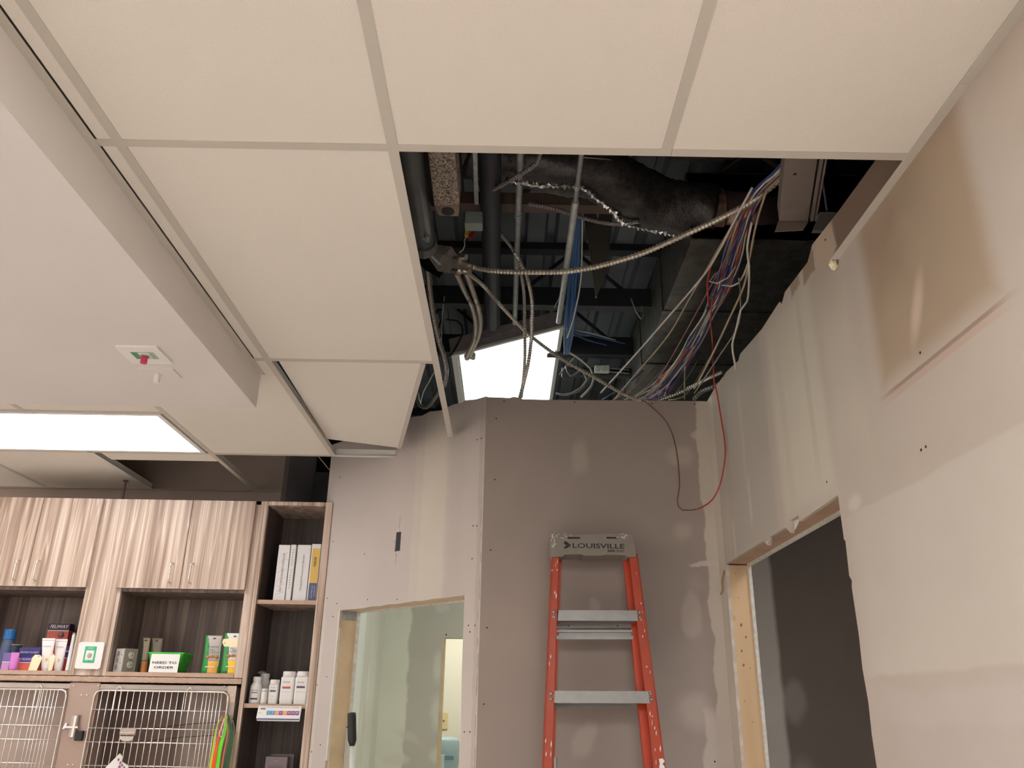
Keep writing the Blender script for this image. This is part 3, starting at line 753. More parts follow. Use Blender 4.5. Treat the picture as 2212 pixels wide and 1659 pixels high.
# ================================================================ ITEMS IN THE NICHES
ZF = ZB+.003+.0205     # niche floor
def bbox_px(px, py, y): return K(px, py, y)
def carton(name, px0, px1, pyt, y, d, label, top, low, split=.62, words=None, z0=ZF, grp=None, ang=0, side=None):
    a = K(px0, 1449, y).x; bq = K(px1, 1449, y).x; zt = K((px0+px1)/2, pyt, y).z
    # px measured at the base row; the unit stands upright
    t = thing(name, ((a+bq)/2, y+d/2, z0), label, 'box', grp)
    B().box(a, bq, y, y+d, z0, zt).build('carton', C(name+str(low), low), t, bevel=.0008)
    zs = z0 + (zt-z0)*split
    B().box(a-.0005, bq+.0005, y-.0006, y+d, zs, zt+.0004).build('top_band', C('band'+str(top), top), t)
    B().box(a-.0002, bq+.0002, y-.0009, y-.0005, zs-.003, zs).build('stripe', PAPER, t)
    if words: text(words, t, ((a+bq)/2, y-.0006, zs+(zt-zs)*.55), EX, EZ, (bq-a)*.86, PAPER, shear=.25)
    return t, a, bq, zt
NAVY = (58,42,74); CORAL = (206,96,84)
t, a, b_, zt = carton('product_box', 84, 131, 1347, YK+.20, .05, 'tall dark purple and red box standing behind the white tubes', (52,38,62), (184,84,76), .86, 'FELIWAY')
B().lathe(((a+b_)/2+.02, YK+.1985, zt-.07), [(.0,0),(.012,.002),(.016,.012),(.012,.024),(.002,.03)], 7).build('printed_cat', C('cat_grey',(120,92,92)), t)
carton('product_box', 32, 78, 1399, YK+.13, .05, 'dark blue and coral box lying left of the cream price tag', (62,52,120), (226,128,112), .55, 'FELIWAY CLASSIC')
carton('product_box', 39, 66, 1419, YK+.09, .035, 'small purple topped box in front of the wider blue and coral one', (84,66,150), (224,110,92), .62, 'FELIWAY')
carton('product_box', 58, 84, 1398, YK+.17, .03, 'blue and coral box mostly hidden behind the cream price tag', (70,52,130), (214,96,84), .55, 'FELIWAY')
carton('product_box', 0, 17, 1410, YK+.07, .04, 'small lilac and grey box at the left edge of the niche', (120,100,170), (206,150,206), .5)
carton('product_box', 119, 146, 1396, YK+.15, .035, 'red and purple box squeezed beside the slim white stick', (66,46,110), (190,62,60), .55, 'FELIWAY')
def tube_item(pxb0, pxb1, pxt0, pxt1, pyt, y, label, body=(238,232,232), capc=(236,236,236), dot=None, name='squeeze_tube', crimp=True):
    a = K(pxb0,1449,y); b2 = K(pxb1,1449,y); c0 = K(pxt0,pyt,y); c1 = K(pxt1,pyt,y)
    cx = (a.x+b2.x)/2; h = c0.z-ZF; wt = (c1.x-c0.x)/2*1.0; wb = (b2.x-a.x)/2; tx = (c0.x+c1.x)/2
    t = thing(name, (cx, y+.012, ZF), label, 'tube')
    m_ = C(name+str(body), body, .35)
    bb = B(); n = 16; rings = [(0,wb*.55,.55),(.02,wb*.9,.9),(.08,wb,1),(.5,(wb+wt)/2,.7),(.92,wt,.16),(.93,wt,.07),(1,wt,.06)]
    for (f, rx, ry) in rings:
        for k in range(n):
            th = 2*PI*k/n; bb.v.append((cx+(tx-cx)*f+rx*math.cos(th), y+.012+wb*.9*ry*math.sin(th), ZF+f*h))
    for j in range(len(rings)-1):
        for k in range(n): bb.f.append((j*n+k, j*n+(k+1)%n, (j+1)*n+(k+1)%n, (j+1)*n+k))
    bb.f.append(tuple(range(n-1,-1,-1))); bb.f.append(tuple(range((len(rings)-1)*n, len(rings)*n)))
    bb.build('body', m_, t, sm=False)
    B().cyl((cx,y+.012,ZF),(cx,y+.012,ZF+h*.06),wb*.8,14,wb*.7).build('cap', C('cap'+str(capc), capc), t)
    B().box(cx+(tx-cx)*.95-wt*.98, cx+(tx-cx)*.95+wt*.98, y+.0095, y+.0145, ZF+h*.925, ZF+h*.935).build('crimp_line', C('crimp',(150,140,140)), t)
    if dot:
        z = ZF+h*.33; B().prism([(.006*math.cos(k), .009*math.sin(k)) for k in range(6)], (cx, y-.002, z), EX, EZ, (0,-.0015,0)).build('printed_flower', C('flower'+str(dot), dot), t)
        B().box(cx+(tx-cx)*.7-wt*.6, cx+(tx-cx)*.7+wt*.6, y+.001, y+.0014, ZF+h*.74, ZF+h*.752).build('printed_line', GINK, t)
    return t
tube_item(87,105,89,117,1378,YK+.05,'white squeeze tube with an orange flower print, standing left of its twin',dot=(240,180,60))
tube_item(114,131,118,144,1380,YK+.075,'white squeeze tube standing right of its twin with the flower print',dot=(230,190,110))
tube_item(16,33,22,40,1409,YK+.04,'magenta squeeze tube standing before the dark blue box',body=(206,120,200),capc=(190,90,170))
# slim white stick
p0 = K(145,1450,YK+.05); p1 = K(161,1367,YK+.13)
t = thing('applicator_stick', (p0.x,p0.y,ZF), 'slim white stick leaning upright at the right end of the left niche', 'stick')
B().cyl((p0.x,p0.y,ZF),(p1.x,p1.y,p1.z-.012),.0105,12,.0085).build('barrel', WHITE, t, sm=False); B().cyl((p1.x,p1.y,p1.z-.012),(p1.x,p1.y,p1.z),.0075,12).build('cap', C('stickcap',(180,180,176)), t)
# cream tags
def tagcard(pts_px, y, label, hole, parent_loc=None, lean=0):
    P = [K(px,py,y+lean*i) for i,(px,py) in enumerate(pts_px)]
    c_ = sum(P, Vector())/len(P); t = thing('price_tag', c_, label, 'tag')
    poly = [(p.x-c_.x, p.z-c_.z) for p in P]
    B().prism(poly, c_, EX, EZ, (0,.0012,0)).build('card', CREAM, t)
    h = K(hole[0],hole[1],y); B().cyl((h.x,h.y-.0006,h.z),(h.x,h.y+.0002,h.z),.0035,12).build('eyelet', C('eyelet',(190,160,130)), t)
    return t
tagcard([(60,1450),(78,1450),(83,1440),(91,1421),(87,1415),(76,1414),(70,1420)], YK+.012, 'cream cardboard tag leaning in front of the white tubes', (84,1418))
tagcard([(103,1449.6),(112,1447.5),(120,1418),(113,1410),(107,1420)], YK+.035, 'cream cardboard tag half hidden between the two white tubes', (113,1414))
# blue capped bottle and dark bowl at the left
def bottle(cx, y, z, r, h, label, cap=WHITE, body=WHITE, sq=False, neck=.55, caph=.18, rc=.6, band=None, grp=None, words=None, name='bottle', rib=True, shoulder=.78):
    t = thing(name, (cx, y, z), label, 'bottle', grp)
    hb = h*(1-caph)
    if sq:
        w = r*.98; bb = B()
        prof = [(0,w*.94),(.02,w),(hb*.93/h*h,w),(hb*.97,w*.86),(hb,w*rc*.95)]
        pts = None
        for (zz, ww) in prof:
            for (xx, yy) in rrect(2*ww, 2*ww*.82, ww*.28, 3): bb.v.append((cx+xx, y+yy, z+(zz if zz > .5*0 else 0)))
        n = 16
        for j in range(len(prof)-1):
            for k in range(n): bb.f.append((j*n+k, j*n+(k+1)%n, (j+1)*n+(k+1)%n, (j+1)*n+k))
        bb.f.append(tuple(range(n-1,-1,-1))); bb.f.append(tuple(range(4*n,5*n)))
        bb.build('body', body, t)
    else:
        B().lathe((cx,y,z), [(r*.92,0),(r,.004),(r,hb*shoulder),(r*.93,hb*(shoulder+.08)),(r*rc,hb*.96),(r*rc*.95,hb)], 22).build('body', body, t, sm=False)
    cr = r*rc*1.12
    B().lathe((cx,y,z+hb-.001), [(cr,0),(cr,h*caph*.86),(cr*.92,h*caph)], 22).build('cap', cap, t)
    if band:
        for (f0, f1, wf, colr) in band:
            yy = y-(r*.82*.98 if sq else r)-.0006
            if sq: B().box(cx-r*wf*.9, cx+r*wf*.75, yy, yy+.0012, z+h*f0, z+h*f1).build('label_band', colr, t)
            else:
                bb = B(); n = 8
                for k in range(n+1):
                    th = -PI/2 + (k/n-.5)*2.0*wf
                    for f in (f0, f1): bb.v.append((cx+(r+.0005)*math.cos(th), y+(r+.0005)*math.sin(th), z+h*f))
                for k in range(n): bb.f.append((2*k,2*k+2,2*k+3,2*k+1))
                bb.build('label_band', colr, t, fix=False)
    if words:
        text(words, t, (cx-r*.1, y-(r*.82 if sq else r)-.001, z+h*.66), EX, EZ, r*.9, GINK)
    return t
BC = C('cap_blue', (40,110,176), .4)
p = K(3,1449,YK+.16); bottle(p.x, p.y, ZF, .030, .205, 'bottle with a blue cap at the far left end of the niche', cap=BC, body=C('bottle_slate',(84,96,130)), caph=.24, rc=.85)
p = K(22,1449,YK+.19); t = thing('dish', (p.x,p.y,ZF), 'dark grey dish with a pale rim behind the dark blue box', 'dish')
B().lathe((p.x-.01,p.y,ZF), [(.03,0),(.033,.07),(.036,.105),(.040,.128)], 24).build('bowl', C('dish_slate',(66,76,96)), t); B().lathe((p.x-.01,p.y,ZF+.128), [(.0405,0),(.0405,.003)], 24).build('rim', C('dish_rim',(190,186,180)), t)

# galvanised outlet box with twin receptacle
y = YK+.03; a = K(236,1449,y); m_ = K(261,1449,y)
t = thing('electrical_box', (a.x+.05,y+.03,ZF), 'grey metal electrical box with a double outlet on its side, left of the green basket', 'electrical box')
x0, x1 = a.x+.002, a.x+.066; h = .112; 
AXv = Vector((math.cos(-.42), math.sin(-.42), 0)); AYv = Vector((math.cos(.98), math.sin(.98), 0)); O = Vector((x0,y+.03,ZF))
def qb(u,v,z): return O + AXv*u + AYv*v + EZ*z
def qbx(u0,u1,v0,v1,z0,z1): return [qb(u0,v0,z0),qb(u1,v0,z0),qb(u1,v1,z0),qb(u0,v1,z0),qb(u0,v0,z1),qb(u1,v0,z1),qb(u1,v1,z1),qb(u0,v1,z1)]
GB = C('box_grey', (200,196,192), .45, metal=.1, noise_s=30, noise_a=.1)
B().hexa(qbx(0,.060,0,.066,0,h)).build('box_body', GB, t, bevel=.003)
B().hexa(qbx(.061,.067,-.003,.069,-.0,h+.001)).build('cover_plate', C('cover_grey',(140,134,126),.5), t, bevel=.001)
for zz in (.034,.080):
    bb = B(); bb.cyl(qb(.067,.034,zz), qb(.071,.034,zz), .0165, 18).build('receptacle', C('recept',(208,200,188)), t)
    for vv in (.027,.038): B().hexa(qbx(.071,.0714,vv,vv+.003,zz-.006,zz+.006)).build('slot', INK, t)
for (uu, zz) in ((.020,.088),(.018,.056),(.018,.024)):
    B().cyl(qb(uu,-.0012,zz), qb(uu,.0,zz), .0125, 18).build('knockout', C('knock',(176,172,168),.4,metal=.4), t)
B().hexa(qbx(.042,.046,-.001,.0,.04,.044)).build('screw_hole', INK, t); B().hexa(qbx(.042,.046,-.001,.0,.08,.084)).build('screw_hole', INK, t)

# pouches
def pouch(pxb0, pxb1, pxt0, pxt1, pyt, y, label, face, lower, edge, words=None, nuts=True, d=.035, hole=True, shape_grp=None):
    a = K(pxb0,1450,y); b2 = K(pxb1,1450,y); c0 = K(pxt0,pyt,y+.015); c1 = K(pxt1,pyt,y+.015)
    cx = (a.x+b2.x)/2; wb = (b2.x-a.x)/2; tx = (c0.x+c1.x)/2; wt = (c1.x-c0.x)/2; h = c0.z-ZF
    t = thing('treat_pouch', (cx,y+.02,ZF), label, 'pouch', shape_grp)
    def sheet(f0, f1, mt, name, off=0, sx=1.0, dd=d, shift=0):
        bb = B(); nx, nz = 8, 10
        for s in (-1, 1):
            for j in range(nz+1):
                f = f0+(f1-f0)*j/nz; w = (wb+(wt-wb)*f)*sx*(1-.05*math.sin(PI*f)); X_ = cx+(tx-cx)*f+shift
                for i in range(nx+1):
                    g_ = -1+2*i/nx; th = dd*.5*(1-f)**.7*max(0,(1-g_*g_))**.6
                    bb.v.append((X_+w*g_, y+.018+.015*f + s*(th+.0008+off)*(1) , ZF+f*h))
        n = (nx+1)*(nz+1)
        for s in (0,1):
            for j in range(nz):
                for i in range(nx):
                    q_ = s*n+j*(nx+1)+i; bb.f.append((q_,q_+1,q_+nx+2,q_+nx+1))
        for j in range(nz):
            for i in (0,nx):
                q_ = j*(nx+1)+i; bb.f.append((q_,q_+nx+1,q_+n+nx+1,q_+n))
        for i in range(nx): 
            bb.f.append((i,i+1,n+i+1,n+i)); q_ = nz*(nx+1)+i; bb.f.append((q_,q_+1,n+q_+1,n+q_))
        return bb.build(name, mt, t, sm=True)
    sheet(0, 1, edge, 'gusset', 0, 1.0)
    sheet(.32, 1.0, face, 'front_film', .001, .86, shift=.004)
    sheet(.0, .32, lower, 'lower_film', .001, .86, shift=.004)
    def fr(f): return y+.018+.015*f-(d*.5*(1-f)**.7)-.004
    if hole:
        f = .93; B().prism([(-.009,0),(-.004,.0045),(0,.006),(.004,.0045),(.009,0)], (cx+(tx-cx)*f+.003,fr(f),ZF+h*f-.004), EX, EZ, (0,-.0008,0)).build('hang_hole', INK, t)
    if nuts:
        for k in (-1,0,1):
            f = .42; bb = B(); bb.lathe((cx+(tx-cx)*f+.004+k*wb*.42, fr(f)+.006, ZF+h*(f-.035)+(.002 if k==0 else 0)), [(.001,0),(wb*.20,.003),(wb*.26,.008),(wb*.20,.013),(.002,.016)], 10); bb.build('printed_treat', C('treat',(196,132,96)), t)
        f = .16; B().box(cx-wb*.5, cx+wb*.5, fr(f)-.001, fr(f), ZF+h*f, ZF+h*f+.004).build('printed_bar', PAPER, t)
    if words:
        for (wd_, f, sc_, mt_) in words: text(wd_, t, (cx+(tx-cx)*f+.004, fr(f)-.003, ZF+h*f), EX, EZ, wb*sc_, mt_)
    return t
SILV = C('pouch_silver', (186,178,174), .4); AMB = C('pouch_amber', (232,176,76), .45); YEL = C('pouch_yellow', (244,196,40), .45)
GRN = C('pouch_green', (52,146,74), .4); DGRN = C('pouch_dark_green', (58,74,58), .5); TXG = C('text_green',(92,116,92)); TXD = C('text_dark',(48,54,50))
for (nm,a_) in (('x',0),):
    pouch(431,473,443,480,1372,YK+.05,'silver and amber treat pouch with green edges, left of the tagged pouch',SILV,AMB,GRN,
      words=[('Greenies',.70,1.15,TXD),('PILL',.60,.6,TXG),('POCKETS',.535,1.3,TXG)])
    pouch(475,519,484,527,1367,YK+.035,'white and yellow treat pouch with a cream tag, at the right end of the niche',PAPER,YEL,GRN,
      words=[('PILL',.60,.6,TXG),('POCKETS',.535,1.2,TXG)])
    pouch(294,314,304,322,1377,YK+.13,'narrow beige and orange pouch, the leftmost behind the green basket',C('pouch_beige',(150,134,112)),C('pouch_orange',(200,120,60)),DGRN,nuts=False)
    pouch(316,344,322,350,1377.5,YK+.15,'dark green pouch standing second from left behind the green basket',C('pouch_taupe',(120,106,94)),DGRN,DGRN,nuts=False)
B().prism([(0,0),(0,0.001),(.001,0)], K(345,1400,YK+.2), EX, EZ, (0,.001,0))
# tag on the yellow pouch
p = [(480,1387),(483,1380),(513,1379),(513,1397),(484,1396.5)]
t = tagcard(p, YK+.006, 'cream cardboard tag tied to the white and yellow pouch', (485,1389))
B().tube([K(479,1389,YK+.006),K(476,1396,YK+.008),K(474,1420,YK+.014),K(470,1440,YK+.018)], .0011, 5).build('string', WHITE, t)
# green translucent basket with its sign
y = YK+.015
GP = C('basket_green', (70,196,60), .3, trans=.35, noise_s=60, noise_a=.35)
bl, br, tl_, tr_ = K(322,1449,y), K(396,1449,y), K(319,1408,y), K(389,1408,y)
h = tl_.z-ZF
t = thing('basket', ((bl.x+br.x)/2,y+.06,ZF), 'green translucent plastic basket behind the need to order sign', 'basket')
x0,x1 = bl.x+.004, K(383,1449,y).x; X0_,X1_ = bl.x-.013, K(389,1449,y).x+.004
def ring(x0,x1,y0,y1,z): return [(x0,y0,z),(x1,y0,z),(x1,y1,z),(x0,y1,z)]
Lo = [Vector(v) for v in ring(x0+.002,x1-.002,y+.012,y+.11,ZF+.001)]; Hi = [Vector(v) for v in ring(X0_,X1_,y-.002,y+.135,ZF+h-.004)]
bb = B(); 
for k in range(4):
    a_,b2,c_,d_ = Lo[k],Lo[(k+1)%4],Hi[(k+1)%4],Hi[k]
    ctr = (Lo[0]+Lo[2])/2; off = Vector((0,0,0))
    n_ = (b2-a_).cross(d_-a_).normalized()*.002
    bb.hexa([a_,b2,c_,d_,a_+n_,b2+n_,c_+n_,d_+n_])
bb.hexa([*Lo, *[v+EZ*.002 for v in Lo]])
bb.build('basket_wall', GP, t)
bb = B()
for k in range(4): bb.bar(Hi[k], Hi[(k+1)%4], .005, .009)
bb.build('rim', C('basket_rim',(60,214,70),.35), t)
bb = B()
for k in range(6):
    f = (k+.5)/6; bb.bar(Lo[1].lerp(Lo[2],f)+EX*.001, Hi[1].lerp(Hi[2],f)+EX*.001, .003, .003)
bb.build('ribs', C('basket_rib',(50,170,50),.35), t, kind='stuff')
y2 = y-.012
s0,s1,s2,s3 = K(322,1450.5,y2),K(383.5,1450.5,y2),K(389,1413,y2),K(326,1412.6,y2)
xa_, xb2 = (s0.x+s3.x)/2, (s1.x+s2.x)/2; zt_ = s2.z
t = thing('paper_sign', ((xa_+xb2)/2,y2,ZF), 'white paper sign reading need to order, leaning on the green basket', 'sign')
B().hexa([(xa_,y2-.003,ZF),(xb2,y2-.003,ZF),(xb2,y2-.002,ZF),(xa_,y2-.002,ZF),(xa_,y2+.004,zt_),(xb2,y2+.004,zt_),(xb2,y2+.005,zt_),(xa_,y2+.005,zt_)]).build('sheet', PAPER, t)
SU = Vector((0,.007,zt_-ZF)).normalized()
text('NEED TO', t, ((xa_+xb2)/2,y2+.0003,ZF+(zt_-ZF)*.52), EX, SU, (xb2-xa_)*.84, INK, h=.011, bold=.012)
text('ORDER', t, ((xa_+xb2)/2,y2-.0012,ZF+(zt_-ZF)*.26), EX, SU, (xb2-xa_)*.68, INK, h=.011, bold=.012)
y3 = y+.05; B_ = thing('neon_roll', (x1-.02,y3,ZF), 'bright yellow green roll lying inside the green basket', 'roll')
B().cyl((x1-.035,y3,ZF+.012),(x1-.008,y3+.01,ZF+.075),.016,14).build('roll', C('neon',(178,240,40),.5), B_)
B().cyl((x1-.0365,y3-.0006,ZF+.0085),(x1-.035,y3,ZF+.012),.012,14).build('core', C('neon_core',(120,170,40),.6), B_)

# ---- binders on the upper tower shelf
ZS1 = 1.989
def binder(px0, px1, pyt, y, label, words=None, cols=None, top=None, txt=GINK, flip=1, dpt=.24):
    a = K(px0,1295,y).x; b2 = K(px1,1295,y).x; zt = K((px0+px1)/2+8,pyt,y).z
    t = thing('binder', ((a+b2)/2,y+.12,ZS1), label, 'binder', 'binders on the top shelf of the tower')
    cov = C('binder_white',(222,220,222),.4)
    B().box(a,a+.003,y+.004,y+dpt,ZS1,zt).build('cover', cov, t); B().box(b2-.003,b2,y+.004,y+dpt,ZS1,zt).build('cover', cov, t)
    sp = B().box(a,b2,y,y+.004,ZS1,zt).build('spine', cov, t, bevel=.001)
    B().box(a+.004,b2-.004,y+.01,y+dpt-.01,ZS1+.004,zt-.006).build('pages', PAPER, t)
    if cols:
        for (f0,f1,cc_) in cols: B().box(a+.006,b2-.002,y-.0008,y,ZS1+(zt-ZS1)*f0,ZS1+(zt-ZS1)*f1).build('spine_label', C('sp'+str(cc_),cc_), sp)
    if words:
        for (wd_, f, wl_, hh, mt_, sgn) in words:
            text(wd_, t, ((a+b2)/2+.002, y-.0015, ZS1+(zt-ZS1)*f), EZ*sgn, EX*(-sgn), wl_, mt_, h=hh)
    return t, a, b2, zt
yb_ = YK+.03
t,a,b2,zt = binder(589,614,1177,yb_,'thick white binder with slanting streaks on its spine, leftmost on the shelf',words=[('ANTECH LABORATORY LOG',.5,.20,.009,GINK,-1)])
for k,(f,l) in enumerate(((.10,.03),(.16,.035),(.24,.035),(.36,.03),(.50,.03),(.68,.035),(.80,.035))):
    B().bar((a+.008,yb_-.0012,ZS1+(zt-ZS1)*f),(b2-.008,yb_-.0012,ZS1+(zt-ZS1)*f+.018),.0025,.0008,side=(0,1,0)).build('spine_streak', PAPER, t)
t,a,b2,zt = binder(616,627,1176.5,yb_,'thin white binder with small dark dots on its spine, second on the shelf')
for k in range(16):
    if k in (8,): continue
    z = ZS1+(zt-ZS1)*(.22+.045*k); B().box((a+b2)/2-.0022,(a+b2)/2+.0022,yb_-.0008,yb_,z,z+.004).build('printed_mark', GINK, t)
binder(631,660,1177,yb_,'thick grey white protocol binder, third on the shelf',words=[('Hospital Protocols Binder',.5,.185,.012,GINK,1)])
t,a,b2,zt = binder(662,682,1175,yb_,'white binder with yellow and blue spine label, rightmost on the shelf',cols=[(.01,.31,(84,92,128)),(.31,.92,(214,178,92))],
  words=[('OSHA',.68,.052,.013,INK,1),('Job Safety and',.16,.062,.006,PAPER,1),('It\'s the law',.17,.05,.005,PAPER,1)])
TEXTS[-1] = (TEXTS[-1][0], TEXTS[-1][1]+Vector((.010,0,0)), *TEXTS[-1][2:]); TEXTS[-2] = (TEXTS[-2][0], TEXTS[-2][1]+Vector((-.003,0,0)), *TEXTS[-2][2:])

# ---- bottles on the second tower shelf
ZS2 = 1.4928
def SB(px, y): return K(px,1520,y)
def bot(pxc, pw, pyt, y, label, **k):
    a = K(pxc-pw/2,1520,y).x; b2 = K(pxc+pw/2,1520,y).x
    return bottle((a+b2)/2, y+(b2-a)/2, ZS2, (b2-a)/2, K(pxc+6,pyt,y).z-ZS2, label, grp='white medicine bottles in the tower', **k)
OR_ = C('band_orange',(236,138,84)); PU_ = C('band_purple',(118,70,130)); SL_ = C('band_slate',(96,104,118)); DK_ = C('band_dark',(70,76,90)); LG = C('band_grey',(186,184,186))
bot(546,27,1461,YK+.03,'round white bottle with a dark grey label strip, leftmost at the front',caph=.16,rc=.62,band=[(.14,.20,.6,DK_),(.38,.41,.5,GINK),(.46,.50,.6,LG)],shoulder=.72)
bot(567,13.5,1487,YK+.02,'small slim white vial standing in front of the other bottles',caph=.16,rc=.88,shoulder=.96,band=[(.80,.83,.95,DK_)])
bot(586,21,1467.5,YK+.03,'narrow square white bottle with a slate blue label, in the middle',sq=True,caph=.18,rc=.86,band=[(.48,.56,.75,SL_),(.30,.31,.6,LG)],words='Rimadyl')
bot(615,30.5,1449.5,YK+.03,'large square white bottle with an orange label band',sq=True,caph=.14,rc=.82,band=[(.50,.535,.72,OR_),(.465,.50,.72,PU_),(.36,.37,.8,LG)],words='Rimadyl')
bot(646,30.5,1449.5,YK+.03,'large square white bottle with a purple label band, at the right end',sq=True,caph=.14,rc=.82,band=[(.515,.545,.72,PU_),(.48,.515,.72,DK_),(.36,.37,.8,LG)],words='Rimadyl')
bot(562,26,1454,YK+.12,'round white bottle with its bent foil top, behind the leftmost bottles',caph=.16,rc=.7,band=[(.45,.49,.5,GINK)])
bot(550,20,1462,YK+.20,'white bottle mostly hidden behind the leftmost bottle',caph=.16,rc=.7)
bot(632,26,1453,YK+.13,'white bottle showing only its cap between the two large bottles',sq=True,caph=.14,rc=.8)
p = K(566,1452,YK+.15); t = thing('plastic_wrap', p, 'crumpled clear plastic wrap lying on the caps of the rear bottles', 'wrap')
bb = B().lathe(p-EZ*.012, [(.012,0),(.022,.006),(.020,.012),(.006,.018)], 9); 
for i,v in enumerate(bb.v): bb.v[i] = tuple(Vector(v)+noise.noise_vector(Vector(v)*80)*.006)
bb.build('film', C('film',(200,200,200),.2,trans=.5), t)

# flip chart hanging over the shelf edge
P_ = [K(553.5,1554,YK-.02),K(647,1555,YK-.02),K(652,1524,YK-.008),K(560,1524,YK-.008)]
t = thing('dosing_chart', P_[3], 'white flip chart with a row of coloured squares hanging from the tower shelf', 'chart')
xa_, xb2 = (P_[0].x+P_[3].x)/2, (P_[1].x+P_[2].x)/2; z0_, z1_ = P_[0].z, P_[3].z; y_ = YK-.010
tilt = Vector((0,-.02,-(z1_-z0_)))
def ch(x0,x1,f0,f1,off,th,name,mt):
    A = Vector((0,y_,z1_)); 
    def w_(x,f,o): return Vector((x,0,0))+A+tilt*f+Vector((0,-o,0))
    return B().hexa([w_(x0,f1,off),w_(x1,f1,off),w_(x1,f1,off+th),w_(x0,f1,off+th),w_(x0,f0,off),w_(x1,f0,off),w_(x1,f0,off+th),w_(x0,f0,off+th)]).build(name,mt,t)
ch(xa_+.004,xb2+.002,.0,1.10,-.004,.001,'back_sheet',PAPER)
ch(xa_,xb2,0,1,0,.0012,'front_sheet',PAPER)
ch(xa_,xb2,.91,1.0,.0012,.0005,'bottom_band',C('chart_band',(88,84,140)))
cols8 = [(64,160,200),(64,150,200),(230,150,120),(140,70,130),(236,160,100),(150,70,120),(140,74,140),(140,74,140)]
nums = ['2','5','10','20','30','40','60','80']
wq = (xb2-xa_)*.76/8
for k in range(8):
    ax = xa_+(xb2-xa_)*.215+wq*k
    ch(ax+.0006,ax+wq-.0006,.36,.66,.0012,.0004,'dose_square',C('dose%d'%k,cols8[k]))
    cpt = Vector((ax+wq/2,y_,z1_))+tilt*.5+Vector((0,-.002,0)); text(nums[k], t, cpt, EX, -tilt, wq*.35 if k<2 else wq*.55, PAPER)
text('Proper Dose & Use Dosing Chart for Clinicians', t, Vector(((xa_+xb2)/2,y_,z1_))+tilt*.10+Vector((0,-.002,0)), EX, -tilt, (xb2-xa_)*.9, GINK)
ch(xa_+.012,xa_+.037,.19,.28,.0012,.0004,'printed_logo',GINK)
text('Dose', t, Vector((xa_+.014,y_,z1_))+tilt*.52+Vector((0,-.002,0)), EX, -tilt, .014, GINK)

# framed card on the lower shelf
y = YK+.06; a = K(574,1640,y); b2 = K(621,1640,y); zt = K(600,1635,y).z
t = thing('display_box', ((a.x+b2.x)/2,y+.03,1.02), 'grey display box with faint lettering on the lower tower shelf', 'box')
B().box(a.x,b2.x,y,y+.05,1.02,zt).build('carton', C('disp',(120,108,112)), t, bevel=.001)
B().box(a.x+.012,b2.x+.018,y+.052,y+.056,1.02,zt+.010).build('clear_stand', C('stand',(96,92,96),.2), t)
text('REVIVING', t, ((a.x+b2.x)/2, y-.001, zt-.045), EX, EZ, .07, C('disp_text',(88,76,80)))
text('PURINA', t, ((a.x+b2.x)/2, y-.001, zt-.018), EX, EZ, .03, C('disp_text2',(150,140,146)))

# ================================================================ CAGES
YG = YK+.004
zt_ = 1.572
def cage_door(t, xL, xR, zT, zB, wl, nv, latch_left):
    d = bpy.data.objects.new('cage_door', None); COL.objects.link(d); d.location = ((xL+xR)/2, YG-.01, zB); par(d, t)
    r = .0042; yy = YG-.012
    cr = .025
    path = [(xL,yy,zB-.02),(xL,yy,(zB+zT)/2),(xL,yy,zT-cr),(xL+cr*.3,yy,zT-cr*.3),(xL+cr,yy,zT),((xL+xR)/2,yy,zT),(xR-cr,yy,zT),(xR-cr*.3,yy,zT-cr*.3),(xR,yy,zT-cr),(xR,yy,(zB+zT)/2),(xR,yy,zB-.02)]
    B().tube(path, r, 8, step=.03).build('door_frame', WIRE, d, sm=True)
    for z in wl: B().cyl((xL-.004,yy+.002,z),(xR,yy+.002,z),.0036,8).build('horizontal_bar', WIRE, d, sm=True)
    me = None
    for k in range(nv):
        f = (k+.5)/nv if nv < 16 else None
        x = k
    return d, yy
def vbars(d, xs, yy, z0, z1):
    me = None
    for x in xs:
        if me is None:
            o = B().cyl((0,0,z0),(0,0,z1),.0022,6).build('vertical_bar', WIRE, d, sm=True); me = o
            o.location = (x, yy-.003, 0); 
        else:
            c_ = me.copy(); COL.objects.link(c_); c_.parent = d; c_.matrix_parent_inverse = me.matrix_parent_inverse.copy(); c_.location = (x, yy-.003, 0)
t = thing('cage_bank', (-1.9, 4.5, 0), 'stainless steel animal cages with barred doors below the wall cabinets', 'cage')
xr_ = -1.3235
B().box(-2.9, xr_, YG, YG+.012, 1.546, zt_).build('top_rail', STEEL, t, bevel=.002)
B().box(-2.1455,-1.998,YG-.003,YG+.012,.2,zt_+.004).build('centre_stile', C('stile_steel',(168,146,136),.4,metal=.5), t)
B().box(-1.358,xr_,YG-.001,YG+.012,.2,zt_).build('side_stile', STEEL, t)
B().box(-1.3665,-1.3235,YG-.004,YG-.001,1.495,zt_).build('corner_plate', C('corner_steel',(196,180,168),.35,metal=.5), t, bevel=.001)
bb = B()
for (px,py) in ((160,1481),(213,1481),(176,1501),(188,1501),(485,1483),(502,1503),(147,1652),(158,1652)): 
    p = K(px,py,YG-.004); bb.cyl(p, p-EY*.003, .005, 10, .003)
bb.build('rivets', WIRE, t, kind='stuff')
CI = C('cage_inside',(196,178,168),.45,noise_s=5,noise_a=.15); CI2 = C('cage_inside_dark',(128,108,98),.5)
B().box(-2.9,xr_,YG+.37,YG+.39,.2,zt_).build('back_wall', CI, t)
B().box(-2.9,-1.33,YG+.012,YG+.37,zt_-.01,zt_).build('cage_roof', CI2, t)
B().box(-2.075,-2.065,YG+.012,YG+.37,.2,zt_-.01).build('divider', CI, t)
B().box(-1.34,-1.33,YG+.012,YG+.37,.2,zt_-.01).build('side_wall', CI, t)
